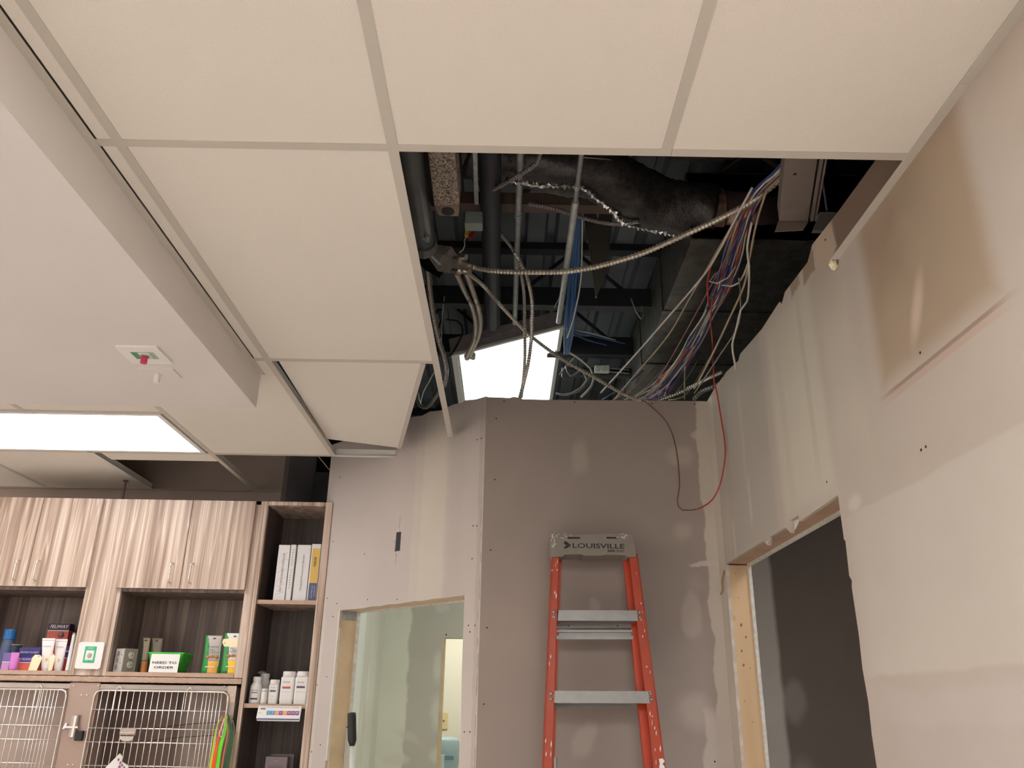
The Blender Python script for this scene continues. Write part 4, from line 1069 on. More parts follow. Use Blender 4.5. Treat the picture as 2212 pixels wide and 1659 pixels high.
B().box(-2.06,-1.72,YG+.30,YG+.305,.2,zt_-.012).build('dark_panel', CI2, t)
B().box(-2.06,-1.345,YG+.03,YG+.37,.93,.95).build('cage_floor', STEEL, t)
for k,(px_pts) in enumerate((((330,1574),(400,1565),(480,1560)),((330,1600),(400,1592),(480,1588)))):
    B().tube([K(px,py,YG+.2) for (px,py) in px_pts], .0015, 5).build('inner_wire', BLACKM, t)
d, yy = cage_door(t, -2.012, -1.358+.002, 1.541, 1.12, (1.454,1.371,1.309,1.206), 22, True)
vx = [-2.005+.0305+.031*k for k in range(16)]; vx += [-1.478,-1.460,-1.442,-1.424,-1.406,-1.388]
vbars(d, vx, yy, .95, 1.541)
d.name = 'cage_door'
for px in (258,411):
    p = K(px,1489,yy); B().tube([(p.x-.012,yy-.004,1.45),(p.x-.0125,yy-.004,1.535),(p.x-.009,yy-.004,1.553),(p.x,yy-.004,1.560),(p.x+.009,yy-.004,1.553),(p.x+.0125,yy-.004,1.535),(p.x+.012,yy-.004,1.45)], .0024, 6, step=.006).build('wire_loop', WIRE, d, sm=True)
p = K(276,1583,yy-.006)
B().box(p.x-.038,p.x+.038,yy-.009,yy-.006,1.342,1.372).build('label_holder', C('holder',(180,164,154),.4,metal=.4), d)
B().cyl((p.x-.036,yy-.010,1.350),(p.x+.036,yy-.010,1.350),.005,8).build('holder_roll', WIRE, d)
B().prism([(-.034,.012),(.034,.012),(.030,-.004),(.015,-.010),(-.012,-.010),(-.030,-.002)], (p.x,yy-.010,1.325), EX, EZ, (0,-.0015,0)).build('holder_tongue', C('tongue',(206,196,188),.4), d)
d, yy = cage_door(t, -2.90, -2.150, 1.541, 1.12, (1.460,1.378,1.315,1.212), 10, False)
vbars(d, [-2.86+.031*k for k in range(18)] + [-2.30,-2.282,-2.264,-2.246,-2.228,-2.210,-2.192][:7], yy, .95, 1.541)
p = K(85,1489,yy); B().tube([(p.x-.014,yy-.004,1.45),(p.x-.0145,yy-.004,1.535),(p.x-.010,yy-.004,1.553),(p.x,yy-.004,1.560),(p.x+.010,yy-.004,1.553),(p.x+.0145,yy-.004,1.535),(p.x+.014,yy-.004,1.45)], .0024, 6, step=.006).build('wire_loop', WIRE, d, sm=True)
# latch
p = K(160,1568,YG-.02)
LT = C('latch_zinc',(170,160,156),.35,metal=.5)
lt = B().box(p.x-.020,p.x+.012,YG-.022,YG-.004,1.325,1.428).build('latch', LT, t, bevel=.003)
B().box(p.x-.004,p.x+.008,YG-.027,YG-.022,1.328,1.425).build('latch_bar', WIRE, lt, bevel=.001)
B().cyl((p.x-.045,YG-.018,1.372),(p.x+.02,YG-.018,1.372),.007,10).build('bolt', WIRE, lt)
B().cyl((p.x-.045,YG-.026,1.362),(p.x-.045,YG-.008,1.385),.008,10).build('bolt_knob', WIRE, lt)
B().box(p.x+.014,p.x+.050,YG-.026,YG-.006,1.314,1.358).build('latch_catch', BLACK, lt, bevel=.003)
# leashes hanging on the right
yL = YG-.04
def strap(pts, w_, colr, label, rough=.7):
    P = [K(px,py,yL+(dy or 0)) for (px,py,dy) in pts]; P = smooth(P, .02)
    o = bpy.data.objects.new('leash', None)
    bb = B()
    for j in range(len(P)-1): 
        dd = (P[j+1]-P[j]).normalized(); s_v = dd.cross(EY).normalized(); 
        for s_ in (0,): 
            p,q_ = P[j],P[j+1]; tk = EY*.0008
            wa_, wb_ = (w_*(.22+.78*min(1,(k/len(P))*1.5)) for k in (j, j+1))
            a_ = (lastv if j else s_v)*(wa_/2); c2 = s_v*(wb_/2); lastv = s_v
            bb.hexa([p-a_-tk,p+a_-tk,p+a_+tk,p-a_+tk,q_-c2-tk,q_+c2-tk,q_+c2+tk,q_-c2+tk])
    o = bb.build('leash', C('strap'+str(colr),colr,rough)); tag(o, label, 'leash', 'nylon leashes hanging on the cage'); return o
strap([(486,1546,0),(478,1570,0),(468,1610,-.006),(450,1730,-.006)], .020, (240,92,30), 'orange nylon leash hanging on the cage door')
strap([(490,1546,.004),(486,1580,0),(474,1620,-.002),(452,1735,-.008)], .030, (120,226,50), 'bright green nylon leash hanging beside the orange one')
strap([(480,1548,.01),(470,1565,.01),(464,1590,.01),(459,1625,.01),(448,1700,.01)], .012, (196,226,60), 'yellow green nylon leash showing left of the orange one')
strap([(493,1546,.01),(500,1580,.008),(496,1620,.006),(478,1740,.0)], .042, (58,92,66), 'wide dark green nylon leash hanging rightmost on the cage')
strap([(490,1541,.012),(503,1556,.01),(506,1590,.008),(500,1640,.004),(486,1720,.004)], .010, (122,110,70), 'thin olive nylon leash looping over the dark green one')
strap([(488,1546,-.004),(492,1580,-.008),(484,1625,-.012),(470,1720,-.012)], .008, (206,116,60), 'thin tan cord hanging between the green leashes')
t = thing('snap_hook', K(479,1572,yL-.01), 'small chrome snap hook clipped between the hanging leashes', 'hook')
B().tube([K(485,1552,yL-.012),K(481,1565,yL-.012),K(478,1575,yL-.012)], .003, 8).build('shank', WIRE, t)
B().tube([K(478,1575,yL-.014),K(481,1583,yL-.014),K(478,1592,yL-.014),K(474,1586,yL-.014),K(476,1577,yL-.014)], .002, 6, step=.004).build('ring', WIRE, t)
# paper with purple print poking up at the bottom
P_ = [K(218,1668,3.9),K(258,1628,3.9),K(264,1636,3.9),K(262,1645,3.9),K(276,1655,3.9),K(274,1680,3.9),K(240,1700,3.9)]
c_ = sum(P_,Vector())/len(P_)
t = thing('paper_bag', (c_.x,c_.y,.95), 'white folded paper bag corner with purple paw prints, poking up before the cage', 'bag')
B().prism([(p.x-c_.x,p.z-c_.z) for p in P_]+[], c_, EX, EZ, (0,.01,0)).build('bag_top', PAPER, t)
B().box(c_.x-.09,c_.x+.06,3.88,3.96,.95,c_.z-.01).build('bag_body', PAPER, t, bevel=.004)
PP = C('paw_purple',(150,96,130))
for (px,py,r) in ((256,1641,.0045),(260,1648,.0045),(264,1653,.004),(268,1658,.0045),(258,1657,.006)):
    p = K(px,py,3.898); B().prism([(r*math.cos(k*PI/4),r*1.3*math.sin(k*PI/4)) for k in range(8)], p, EX, EZ, (0,-.0006,0)).build('printed_paw', PP, t)
# something must carry the bag: a counter out of view
o = thing('counter', (-1.9,3.92,0), 'low counter just below the view carrying the white paper bag', 'counter')
B().box(-2.6,-1.5,3.72,4.12,.90,.95).build('worktop', LAM, o); B().box(-2.58,-1.52,3.75,4.10,0,.90).build('carcass', LAM, o)
# ================================================================ LADDER
LN = Vector((0,1,-.09)); LD = 3.300-.09*2.13
def Lp(px, py, off=0): return on(px, py, LN, LD+off)
def at_z(p, q, z): f = (z-p.z)/(q.z-p.z); return p + (q-p)*f
lad = thing('step_ladder', (.36, 3.2, 0), 'orange fibreglass step ladder folded and leaning on the centre wall', 'ladder')
def rail(name, a, b_, c, d, off, th, mt=ORANGE, lip=0, **k):
    """a,b top-left/right pixels; c,d bottom-left/right pixels; extended to the floor"""
    A,B2,C_,D = Lp(*a,off),Lp(*b_,off),Lp(*c,off),Lp(*d,off)
    C_ = at_z(A,C_,.02); D = at_z(B2,D,.02)
    n = Vector((0,th,0)); bb = B().hexa([C_,D,D+n,C_+n,A,B2,B2+n,A+n])
    return bb.build(name, mt, lad, bevel=.0015, **k), A, B2, C_, D
r1,A1,B1,C1,D1 = rail('front_rail',(1192,1196),(1208,1196),(1172,1659),(1193,1659),0,.006)
r2,A2,B2_,C2,D2 = rail('front_rail',(1358,1196),(1377,1196),(1413,1659),(1438,1659),0,.006)
# channel webs of the front rails
for (A,B_,Cc,Dd,s) in ((A1,B1,C1,D1,0),(A2,B2_,C2,D2,1)):
    e = (A,Cc) if s == 0 else (B_,Dd); w = Vector((.004 if s == 0 else -.004,0,0))
    p,q_ = e; n = Vector((0,.065,0)); B().hexa([q_,q_+w,q_+w+n,q_+n,p,p+w,p+w+n,p+n]).build('rail_web', ORANGE, lad)
    p = p+Vector((0,.060,0)); q_ = q_+Vector((0,.060,0)); w = w*5; n = Vector((0,.005,0)); B().hexa([q_,q_+w,q_+w+n,q_+n,p,p+w,p+w+n,p+n]).build('rail_flange', ORANGE, lad)
# rear rails, folded in behind
def rrail(xt, xb_, w=.016, th=.032):
    zt = 2.10; yf = LD+.09*zt+.075; yb2 = LD+.09*.02+.075
    for (o0,o1,d0,d1) in ((-w,w,0,.004),(-w,-w+.003,.004,th),(-w,w,th-.003,th)):
        B().hexa([(xb_+o0,yb2+d0,.02),(xb_+o1,yb2+d0,.02),(xb_+o1,yb2+d1,.02),(xb_+o0,yb2+d1,.02),(xt+o0,yf+d0,zt),(xt+o1,yf+d0,zt),(xt+o1,yf+d1,zt),(xt+o0,yf+d1,zt)]).build('rear_rail', C('rail_shade',(196,66,32),.45), lad)
pr_t = on(1356,1210,LN,LD+.075); pr_b = on(1402,1659,LN,LD+.075)
g0 = at_z(pr_t,pr_b,2.10); g1 = at_z(pr_t,pr_b,.02)
rrail(g0.x, g1.x); 
pl_t = on(1206,1210,LN,LD+.075); rrail(pl_t.x, pl_t.x-.10)
# steps
def step(l0, r0, l1, r1, label=None):
    a,b_,c,d = Lp(*l0,-.004),Lp(*r0,-.004),Lp(*l1,-.004),Lp(*r1,-.004)
    n = Vector((0,.004,0)); s = B().hexa([c,d,d+n,c+n,a,b_,b_+n,a+n]).build('step', ALU, lad, bevel=.0008)
    n = Vector((0,.078,0)); t3 = Vector((0,0,-.003)); B().hexa([a+t3,b_+t3,b_+t3+n,a+t3+n,a,b_,b_+n,a+n]).build('tread', ALU, s)
    n1 = Vector((0,.074,0)); n2 = n; B().hexa([c+n1,d+n1,d+n2,c+n2,a+n1,b_+n1,b_+n2,a+n2]).build('rear_lip', ALU, s)
    return a,b_,c,d
step((1206,1318),(1376,1318.5),(1205,1341),(1378,1341.5))
step((1198,1492),(1401,1493),(1197,1518.5),(1404,1519.5))
for z in (1.24,.94,.64,.34):
    xl_ = at_z(B1,D1,z).x-.012; xr2 = at_z(A2,C2,z).x+.012; y = LD+.09*z-.004
    s = B().box(xl_,xr2,y,y+.004,z-.04,z+.012).build('step', ALU, lad); B().box(xl_,xr2,y,y+.078,z+.009,z+.012).build('tread', ALU, s)
# rivets
for (px,py) in ((1196,1322),(1196,1333),(1381,1323),(1382,1334),(1190,1498),(1190,1510),(1405,1499),(1407,1511)):
    p = Lp(px,py,-.001); B().lathe((p.x,p.y,p.z),[(.001,0)],8) if False else None
    B().cyl(p, p-EY*.006, .0068, 12, .004).build('rivet', ALU, lad, sm=False)
# rear horizontals
def brace(x0px, x1px, y0, y1, off=.07, th=.01, mt=ALU):
    a,b_,c,d = Lp(x0px,y0,off),Lp(x1px,y0,off),Lp(x0px,y1,off),Lp(x1px,y1,off); n = Vector((0,th,0))
    return B().hexa([c,d,d+n,c+n,a,b_,b_+n,a+n]).build('rear_brace', mt, lad)
brace(1202,1364,1347,1356,.072); brace(1202,1366,1360.5,1366,.070); brace(1202,1367,1366,1373,.078); brace(1202,1368,1373,1381,.066)
brace(1196,1366,1520,1530,.072)
for (px,py) in ((1228,1352),(1334,1352)): p = Lp(px,py,.0715); B().cyl(p,p-EY*.001,.003,8).build('brace_hole', INK, lad)
p0,p1 = Lp(1200,1636,-.012),Lp(1199,1700,-.012); B().cyl(p0,p1,.006,10).build('spreader_bar', ALU, lad)
# paint drips
random.seed(3)
PD = mat('paint_spatter', (.70,.66,.62), .8)
bb = B()
for (e0,e1,n_) in (((A1+B1)/2,(C1+D1)/2,16),((A2+B2_)/2,(C2+D2)/2,26)):
    for k in range(n_):
        f = random.random()*.5; p = e0.lerp(e1,f)+Vector((random.uniform(-.012,.012),-.0008,0)); w_,h_ = random.uniform(.001,.003),random.uniform(.003,.014)
        bb.prism([(-w_,0),(0,-h_),(w_,0),(w_*.4,h_)], p, EX+EZ*random.uniform(-.3,.3), EZ, (0,-.0006,0))
bb.build('paint_drips', PD, lad, kind='stuff')
# top cap
def cp(px, py): p = Lp(px,py,-.012); return p
cpx = [(1192,1203),(1190,1185),(1189,1170),(1191,1160),(1196,1155),(1204,1153.5),(1225,1155),(1262,1155),(1290,1153),(1340,1153.5),(1360,1153.5),(1366,1158),(1370,1172),(1374,1203),(1357,1204),(1350,1199.5),(1340,1198.5),(1308,1198),(1300,1200),(1262,1200),(1255,1197),(1220,1198),(1215,1202.5)]
O = cp(1192,1203); poly = []
for p in cpx:
    w3 = cp(*p)-O; poly.append((w3.x, w3.z))
VU = Vector((0,.09,1))
cap = B().prism(poly, O, EX, VU, (0,.125,0)).build('top_cap', CAPG, lad, bevel=.004)
for (x0,x1,y0,y1) in ((1225,1254,1160,1164),(1309,1335,1160,1163.5)):
    a,b_,c,d = cp(x0,y0),cp(x1,y0+.4),cp(x0+2,y1),cp(x1-2,y1); n = Vector((0,-.0008,0)); B().hexa([c,d,d+n,c+n,a,b_,b_+n,a+n]).build('slot', INK, cap)
CU = VU.normalized()
def cpt(px,py): return cp(px,py)
text('LOUISVILLE', lad, cpt(1292.5,1180), EX, CU, (cp(1349,1180)-cp(1237,1180)).length, INK, h=.0200, bold=.012)
text('300', lad, cpt(1320,1190.5), EX, CU, .030, INK, h=.0110, bold=.03)
text('LB LOAD\nCAPACITY', lad, cpt(1339.5,1190.5), EX, CU, .034, INK, h=.0100, bold=.02)
def chev(pts): 
    pp = [cp(*p)-O for p in pts]; return B().prism([(p.x,p.z) for p in pp], O-EY*.0008, EX, VU, (0,-.0008,0))
chev([(1217,1172),(1222,1169),(1234,1178),(1222,1177.5)]).build('emblem', INK, lad)
chev([(1234,1178.5),(1222,1185),(1217,1184),(1224,1178.2)]).build('emblem', INK, lad)
bb = B()
for k in range(40):
    px = random.choice((random.gauss(1205,9),random.gauss(1348,8))); py = random.uniform(1153,1163)
    if px < 1192 or px > 1366: continue
    p = cp(px,py)-EY*.001; r = random.uniform(.001,.0035); bb.lathe(p-EZ*r, [(.0005,0),(r,r),(.0005,2*r)], 5)
for k in range(26):
    p = cp(random.gauss(1196,3.5),random.uniform(1154,1190)); 
    if p.x < cp(1190,1170).x: continue
    r = random.uniform(.001,.004); bb.lathe(p-EZ*r-EY*.001, [(.0005,0),(r,r),(.0005,2*r)], 5)
bb.build('plaster_spatter', PD, lad, kind='stuff')
p = Lp(1430,1650,-.002); bb = B()
bb.prism([(-.012,-.02),(-.008,.0),(-.010,.016),(.004,.018),(.010,.008),(.002,.0),(.010,-.01),(.004,-.02)], p, EX, EZ, (0,-.0008,0)).build('white_sticker', PAPER, lad)

# ================================================================ CLOSET THINGS
def atA(px,py,off): return on(px,py,AN,AN.dot(A0)+off)
# pole with the black grip
p0 = atY(760,1541,4.0); p1 = atY(761,1611,4.0); p2 = atY(760,1659,4.0); d_ = (p2-p1).normalized()
pz = p2 + d_*((p2.z-.02)/(-d_.z))
t = thing('broom_pole', pz, 'white pole with a black foam grip leaning in the doorway', 'pole')
B().tube([p0+(p0-p1).normalized()*.004,p0,p1.lerp(p0,.5),p1], lambda f: .0195 if .03<f<.97 else .012, 14).build('grip', BLACK, t, sm=True)
B().cyl(p1, pz, .0105, 14).build('shaft', C('pole_white',(206,206,200),.35), t, sm=True)
q0 = atY(750,1572,4.03); q1 = atY(744,1659,4.03); dd_ = (q1-q0).normalized(); qz = q1+dd_*((q1.z-.02)/(-dd_.z))
t = thing('thin_rod', qz, 'thin grey rod standing left of the black gripped pole', 'rod')
B().cyl(q0,qz,.0035,8).build('rod', C('rod_grey',(170,172,164),.4), t, sm=True); B().cyl(q0,q0+EZ*.006,.0045,8).build('tip', C('rod_tip',(60,60,58)), t)
# water jug on its cooler, outlet plate
yj = 7.1; pj = atY(992,1620,yj); R_ = .135; cx = pj.x-R_; zt = atY(965,1592,yj).z
t = thing('water_jug', (cx,yj,zt-.40), 'pale blue water jug standing upside down in the bright far room', 'jug')
JM = C('jug_blue',(190,216,226),.2,trans=.35)
prof = [(R_*.85,0),(R_,.02),(R_,.07),(R_*.96,.08),(R_,.09),(R_,.18),(R_*.96,.19),(R_,.20),(R_,.37),(R_*.9,.395),(R_*.6,.40)]
B().lathe((cx,yj,zt-.40), prof, 32).build('bottle', JM, t, sm=True)
B().box(cx-.01,cx+.03,yj-R_-.004,yj-R_+.02,zt-.24,zt-.12).build('grip_recess', C('jug_pale',(214,228,230),.2), t, bevel=.008)
B().box(cx+.03,cx+.10,yj-R_-.001,yj-R_+.01,zt-.16,zt-.13).build('printed_label', C('jug_print',(110,150,170)), t)
t = thing('water_cooler', (cx,yj,0), 'white water cooler stand under the blue jug, mostly below the view', 'cooler')
B().box(cx-.16,cx+.16,yj-.15,yj+.15,0,zt-.40).build('cabinet', WHITE, t, bevel=.01); B().box(cx-.1,cx+.1,yj-.152,yj-.15,zt-.7,zt-.5).build('tap_recess', GINK, t)
pw = atY(958.5,1557,7.895); t = thing('outlet_plate', pw, 'cream outlet plate on the bright wall above the water jug', 'outlet')
B().prism(rrect(.075,.135,.006), pw, EX, EZ, (0,-.006,0)).build('plate', C('plate_cream',(226,206,160)), t, bevel=.001)
B().cyl(pw-EY*.006, pw-EY*.009, .008, 10).build('screw', GINK, t)
# the small cut-out in the angled wall with a dark box behind it
pb = A3(.587,2.22,.03); t = thing('outlet_hole_box', pb, 'black electrical box showing through the small cut in the angled wall', 'electrical box')
bb = B(); bb.hexa([A3(.567,2.177,.003),A3(.603,2.177,.003),A3(.603,2.177,.06),A3(.567,2.177,.06),A3(.567,2.263,.003),A3(.603,2.263,.003),A3(.603,2.263,.06),A3(.567,2.263,.06)]).build('box_body', BLACKM, t)
bb = B()
for z in (2.278,2.162):
    s = 1 if z > 2.2 else -1
    bb.tube([A3(.577,z-s*.012,-.001),A3(.580,z,-.001),A3(.587,z+s*.004,-.001),A3(.594,z,-.001),A3(.598,z-s*.012,-.001)], .0014, 5, step=.004)
bb.build('mud_ring_ear', WIRE, t)
bb = B(); 
for (u0,z0,u1,z1) in ((.583,2.275,.580,2.34),(.592,2.165,.594,2.11),(.56,2.23,.545,2.235),(.607,2.225,.625,2.223)): bb.bar(A3(u0,z0,-.0004),A3(u1,z1,-.0004),.0012,.0006)
bb.build('pencil_lines', GINK, wa, kind='stuff')

# ================================================================ PLENUM
# bar joists across the space
def joist(y, zb, label, x0=-5.8, x1=4.55, h=None, mt=JOIST, pitch=.34, chord=.05, face=.03):
    h = h or (ZD-zb)
    t = thing('bar_joist', (0,y,zb), label, 'joist', 'steel bar joists under the roof deck')
    B().box(x0,x1,y-.03,y+.03,zb,zb+chord).build('bottom_chord', mt, t)
    B().box(x0,x1,y-.03,y+.03,zb+h-.04,zb+h).build('top_chord', BLACKM, t)
    n = int((x1-x0)/pitch); bb = B()
    for k in range(n):
        a = Vector((x0+k*pitch,y,zb+.02 if k%2 else zb+h-.03)); c_ = Vector((x0+(k+1)*pitch,y,zb+h-.03 if k%2 else zb+.02)); bb.cyl(a,c_,.010,6,cap=False)
    bb.build('web_rods', mt, t); return t
JB = C('joist_brown',(96,80,72),.7)
y1 = atZ(1225,452,3.38).y
joist(y1, 3.38, 'brown steel joist crossing behind the thin pipes, nearest of the roof joists', mt=JB, chord=.055)
y2 = atZ(1200,665,3.36).y
t = joist(y2, 3.36, 'wide black steel joist crossing behind the hanging light, second of the roof joists', chord=.10, mt=BLACKM)
joist(atZ(1300,770,3.36).y, 3.36, 'black steel joist third of the roof joists, past the hanging light', chord=.11, mt=BLACKM)
joist(6.2, 3.36, 'black steel joist far beyond the hanging light, fourth of the roof joists', chord=.06, mt=BLACKM)
joist(1.15, 3.36, 'steel joist hidden over the near ceiling tiles, closest of the roof joists', chord=.06, mt=BLACKM)
t = thing('lateral_pipe', (.8,4.1,3.2), 'dark horizontal pipe above the white junction box in the plenum', 'pipe')
B().cyl((.3,4.35,3.30),(1.6,4.35,3.30),.03,12).build('pipe', BLACKM, t); B().cyl((.5,4.35,3.30),(.56,4.35,3.30),.036,12).build('coupling', BLACKM, t)

# pipes running away along the plenum
def pipe_y(pa, pb, z, r, mt, label, couplings=(), name='pipe', ye=None, cat='pipe'):
    """straight run through two seen points at height z"""
    a = atZ(*pa, z); b_ = atZ(*pb, z); x = (a.x+b_.x)/2; ya = min(a.y,b_.y)-1.2; yb2 = ye or max(a.y,b_.y)
    d = (b_-a).normalized(); A = a - d*1.0; Bq = a + d*((yb2-a.y)/d.y)
    t = thing(name, (A.x,A.y,z), label, cat)
    B().cyl(A, Bq, r, 14).build('pipe', mt, t, sm=True)
    for (px,py,l) in couplings:
        c_ = atZ(px,py,z); f = (c_.y-A.y)/(Bq.y-A.y); c_ = A.lerp(Bq,f)
        B().cyl(c_-d*l/2, c_+d*l/2, r*1.22, 14).build('coupling', mt, t)
    return t
pipe_y((885,330),(913,520),3.02,.042,mat('grey_pipe',(.16,.17,.17),.45,metal=.4,noise_s=10),'thick grey pipe along the left edge of the ceiling opening',((912,525,.05),),ye=atZ(913,530,3.02).y)
pipe_y((1058,331),(1064,700),3.30,.0405,mat('black_pipe',(.03,.03,.042),.5),'thick dark pipe running away behind the thin conduits',ye=atZ(1064,700,3.30).y)
pipe_y((1124,331),(1112,690),3.30,.0125,GALV,'thin metal conduit with one coupling, just right of the thick dark pipe',((1119,466,.03),),name='conduit',ye=atZ(1112,698,3.30).y)
t = pipe_y((1256,334),(1243,435),3.12,.0085,GALV,'thin metal conduit crossing in front of the blue cables',((1246,404,.02),),name='conduit',ye=atZ(1243,436,3.12).y)
pA = atZ(1243,436,3.12); pB = atZ(1207,695,3.12); B().cyl(pA,pB,.013,12).build('lower_run', GALV, t, sm=True)
t = thing('threaded_rod', atZ(1026,331,3.1), 'pair of thin rods ending above the pale junction box', 'rod')
for px in (-2.2,2.2): B().cyl(atZ(1025+px,300,3.1),atZ(1029+px,440,3.1),.0045,8).build('rod', GALV, t, sm=True)
p = atZ(1024,470,3.14)
t = thing('junction_box', p, 'pale grey square junction box hanging beside the thick dark pipe', 'junction box')
c_ = atY(1023,470,p.y); w_ = (atY(1043,470,p.y)-atY(1004,470,p.y)).length/2; h_ = (atY(1023,457,p.y)-atY(1023,484,p.y)).length/2
B().box(c_.x-w_,c_.x+w_,p.y,p.y+.05,c_.z-h_,c_.z+h_).build('box_body', C('jb_pale',(128,140,134),.5), t, bevel=.003)
B().box(c_.x-w_+.003,c_.x+w_-.003,p.y-.0015,p.y,c_.z-h_+.003,c_.z+h_-.003).build('cover', C('jb_cover',(136,148,142),.5), t)
# wire nut pair
t = thing('wire_nut', atZ(1010,505,3.16), 'yellow and red wire connectors on a short white wire', 'wire connector')
yn = atZ(1010,505,3.16).y
B().bar(atY(1011,493,yn),atY(1008,511,yn),.016,.014).build('yellow_connector', C('wn_yellow',(206,160,50)), t)
B().cyl(atY(1015,514,yn),atY(1025,500,yn),.011,10,.007).build('red_connector', C('wn_red',(130,34,38)), t)
B().tube([atY(992,546,yn),atY(1000,540,yn),atY(1004,530,yn),atY(1003,520,yn),atY(1008,510,yn)], .0022, 6).build('lead', C('lead_white',(190,184,176)), t)

# speckled duct at the left of the opening
def spk():
    mt = bpy.data.materials.new('speckled_lining'); mt.use_nodes = True; nt = mt.node_tree; b = nt.nodes['Principled BSDF']; b.inputs['Roughness'].default_value = .8
    tc = nt.nodes.new('ShaderNodeTexCoord'); v = nt.nodes.new('ShaderNodeTexNoise'); v.inputs['Scale'].default_value = 115; v.inputs['Detail'].default_value = 4; v.inputs['Distortion'].default_value = 2
    nt.links.new(tc.outputs['Object'], v.inputs['Vector']); cr = nt.nodes.new('ShaderNodeValToRGB'); e = cr.color_ramp.elements
    e[0].position = .40; e[0].color = (.035,.025,.02,1); e[1].position = .60; e[1].color = (.55,.46,.37,1)
    nt.links.new(v.outputs['Fac'], cr.inputs[0]); nt.links.new(cr.outputs[0], b.inputs['Base Color']); return mt
SPK = spk(); SPB = C('speckled_frame',(128,114,102),.7,noise_s=40,noise_a=.25); SPS = C('box_side',(62,50,46),.8)
zz = 2.98
a0,a1 = atZ(941,326,zz),atZ(977,326,zz); b0,b1 = atZ(934,445,zz+.0),atZ(995,442,zz+.0)
a0,a1 = atZ(928,326,zz),atZ(978,326,zz); b0,b1 = atZ(938,446,zz),atZ(993,443,zz)
t = thing('square_duct', (b0.x,b0.y,zz), 'speckled brown and white box duct at the left of the ceiling opening', 'duct')
dirv = ((b0+b1)-(a0+a1)).normalized(); A_0,A_1 = a0-dirv*.8, a1-dirv*.8
up = EZ*.10
B().hexa([A_0,A_1,b1,b0,A_0+up,A_1+up,b1+up,b0+up]).build('duct_body', SPK, t, bevel=.004)
e0,e1 = atY(948,467,b0.y+.05),atY(991,468,b0.y+.05)
B().hexa([b0,b1,e1,e0,b0+up+EY*.02,b1+up+EY*.02,e1+up*.6,e0+up*.6]).build('end_cap', SPB, t, bevel=.003)
ec = (b0+b1+e0+e1)/4; nn_ = (e0-b0).cross(EX).normalized(); nn_ = nn_ if nn_.z < 0 else -nn_; B().cyl(ec-nn_*.004, ec+nn_*.002, .021, 18).build('cap_hole', BLACK, t)
s0 = atZ(915,326,zz+.03)-dirv*.8; s1 = atZ(931,445,zz+.03)
B().hexa([s0,A_0-EZ*.001,b0-EZ*.001,s1,s0+up,A_0+up,b0+up,s1+up]).build('side_flange', SPS, t)

# white channel at the right of the opening
zz = 2.95
a0,a1 = atZ(1695,345,zz),atZ(1766,345,zz); b0,b1 = atZ(1683,478,zz),atZ(1746,478,zz)
dirv = (b1-a1).normalized()
CHW = C('channel_paint',(124,112,104),.6,noise_s=20,noise_a=.08)
t = thing('metal_channel', (b0.x,b0.y,zz), 'beige metal channel hanging beside the cable bundle in the ceiling opening', 'channel')
A_0,A_1 = a0-dirv*.7,a1-dirv*.7
B().hexa([A_0,A_1,b1,b0,A_0+EZ*.06,A_1+EZ*.06,b1+EZ*.06,b0+EZ*.06]).build('web', CHW, t, bevel=.002)
B().hexa([A_1+EX*.008,A_1+EX*.018,b1+EX*.016,b1+EX*.006,A_1+EX*.008+up,A_1+EX*.018+up,b1+EX*.016+up,b1+EX*.006+up]).build('flange', CHW, t)
B().hexa([A_1+EX*.024,A_1+EX*.030,b1+EX*.026,b1+EX*.020,A_1+EX*.024+up,A_1+EX*.030+up,b1+EX*.026+up,b1+EX*.020+up]).build('flange', CHW, t)
f0,f1,f2,f3 = [atY(*p_,b0.y+.002) for p_ in ((1674,500),(1735,497),(1747,478),(1682,477))]
B().prism([((p-f0).x,(p-f0).z) for p in (f0,f1,atY(1743,484,b0.y+.002),f2,f3)], f0, EX, EZ, (0,.004,0)).build('end_flange', CHW, t)
p = atZ(1717,376,zz-.001); B().cyl(p,p-EZ*.001,.005,8).build('screw_hole', INK, t)
q0_ = atY(1783,475,2.55); HR_ = q0_; t = thing('bracket', q0_, 'small grey sheet metal bracket between the channel and the right wall', 'bracket')
B().prism([(-.05,-.045),(.035,-.045),(.06,.03),(-.015,.03)], q0_, EX, EZ, (0,.02,0)).build('plate', C('bracket_grey',(150,146,140),.5), t)
B().prism([(-.015,.03),(.06,.03),(.06,.034),(-.015,.034)], q0_, EX, EZ, (0,.05,0)).build('fold', C('bracket_fold',(170,166,160),.5), t)

B().cyl(HR_+Vector((.02,.02,.03)), (HR_.x+.02,HR_.y+.02,ZD), .004, 8).build('hanger_rod', GALV, t)
# foil-faced rectangular duct along the right, with collar and flex duct
xd = atZ(1500,505,3.2).x; yd = atZ(1560,500,3.2).y
t = thing('supply_duct', (xd+.4,yd,3.2), 'large foil faced rectangular duct running away above the right wall', 'duct')
B().box(xd,xd+.75,yd+.05,9.4,3.2,3.5).build('duct_body', FOIL, t)
for k in range(5):
    y = yd+.05+k*.62; B().box(xd-.006,xd+.756,y,y+.03,3.194,3.506).build('seam', FOIL, t)
text('TYPE 4', t, atZ(1585,738,3.1985), EX, -EY, .20, C('duct_ink',(60,56,50)), h=.05)
t = thing('flex_duct', atZ(1300,400,3.35), 'dark foil flexible duct sagging across the ceiling opening', 'duct')
fp = [(1010,322,3.42),(1100,338,3.41),(1190,350,3.40),(1290,368,3.39),(1360,408,3.38),(1430,446,3.36),(1540,458,3.34)]
FP = [atZ(*p) for p in fp]
bb = B().tube(FP, .108, 30, rib=.02, pitch=.034)
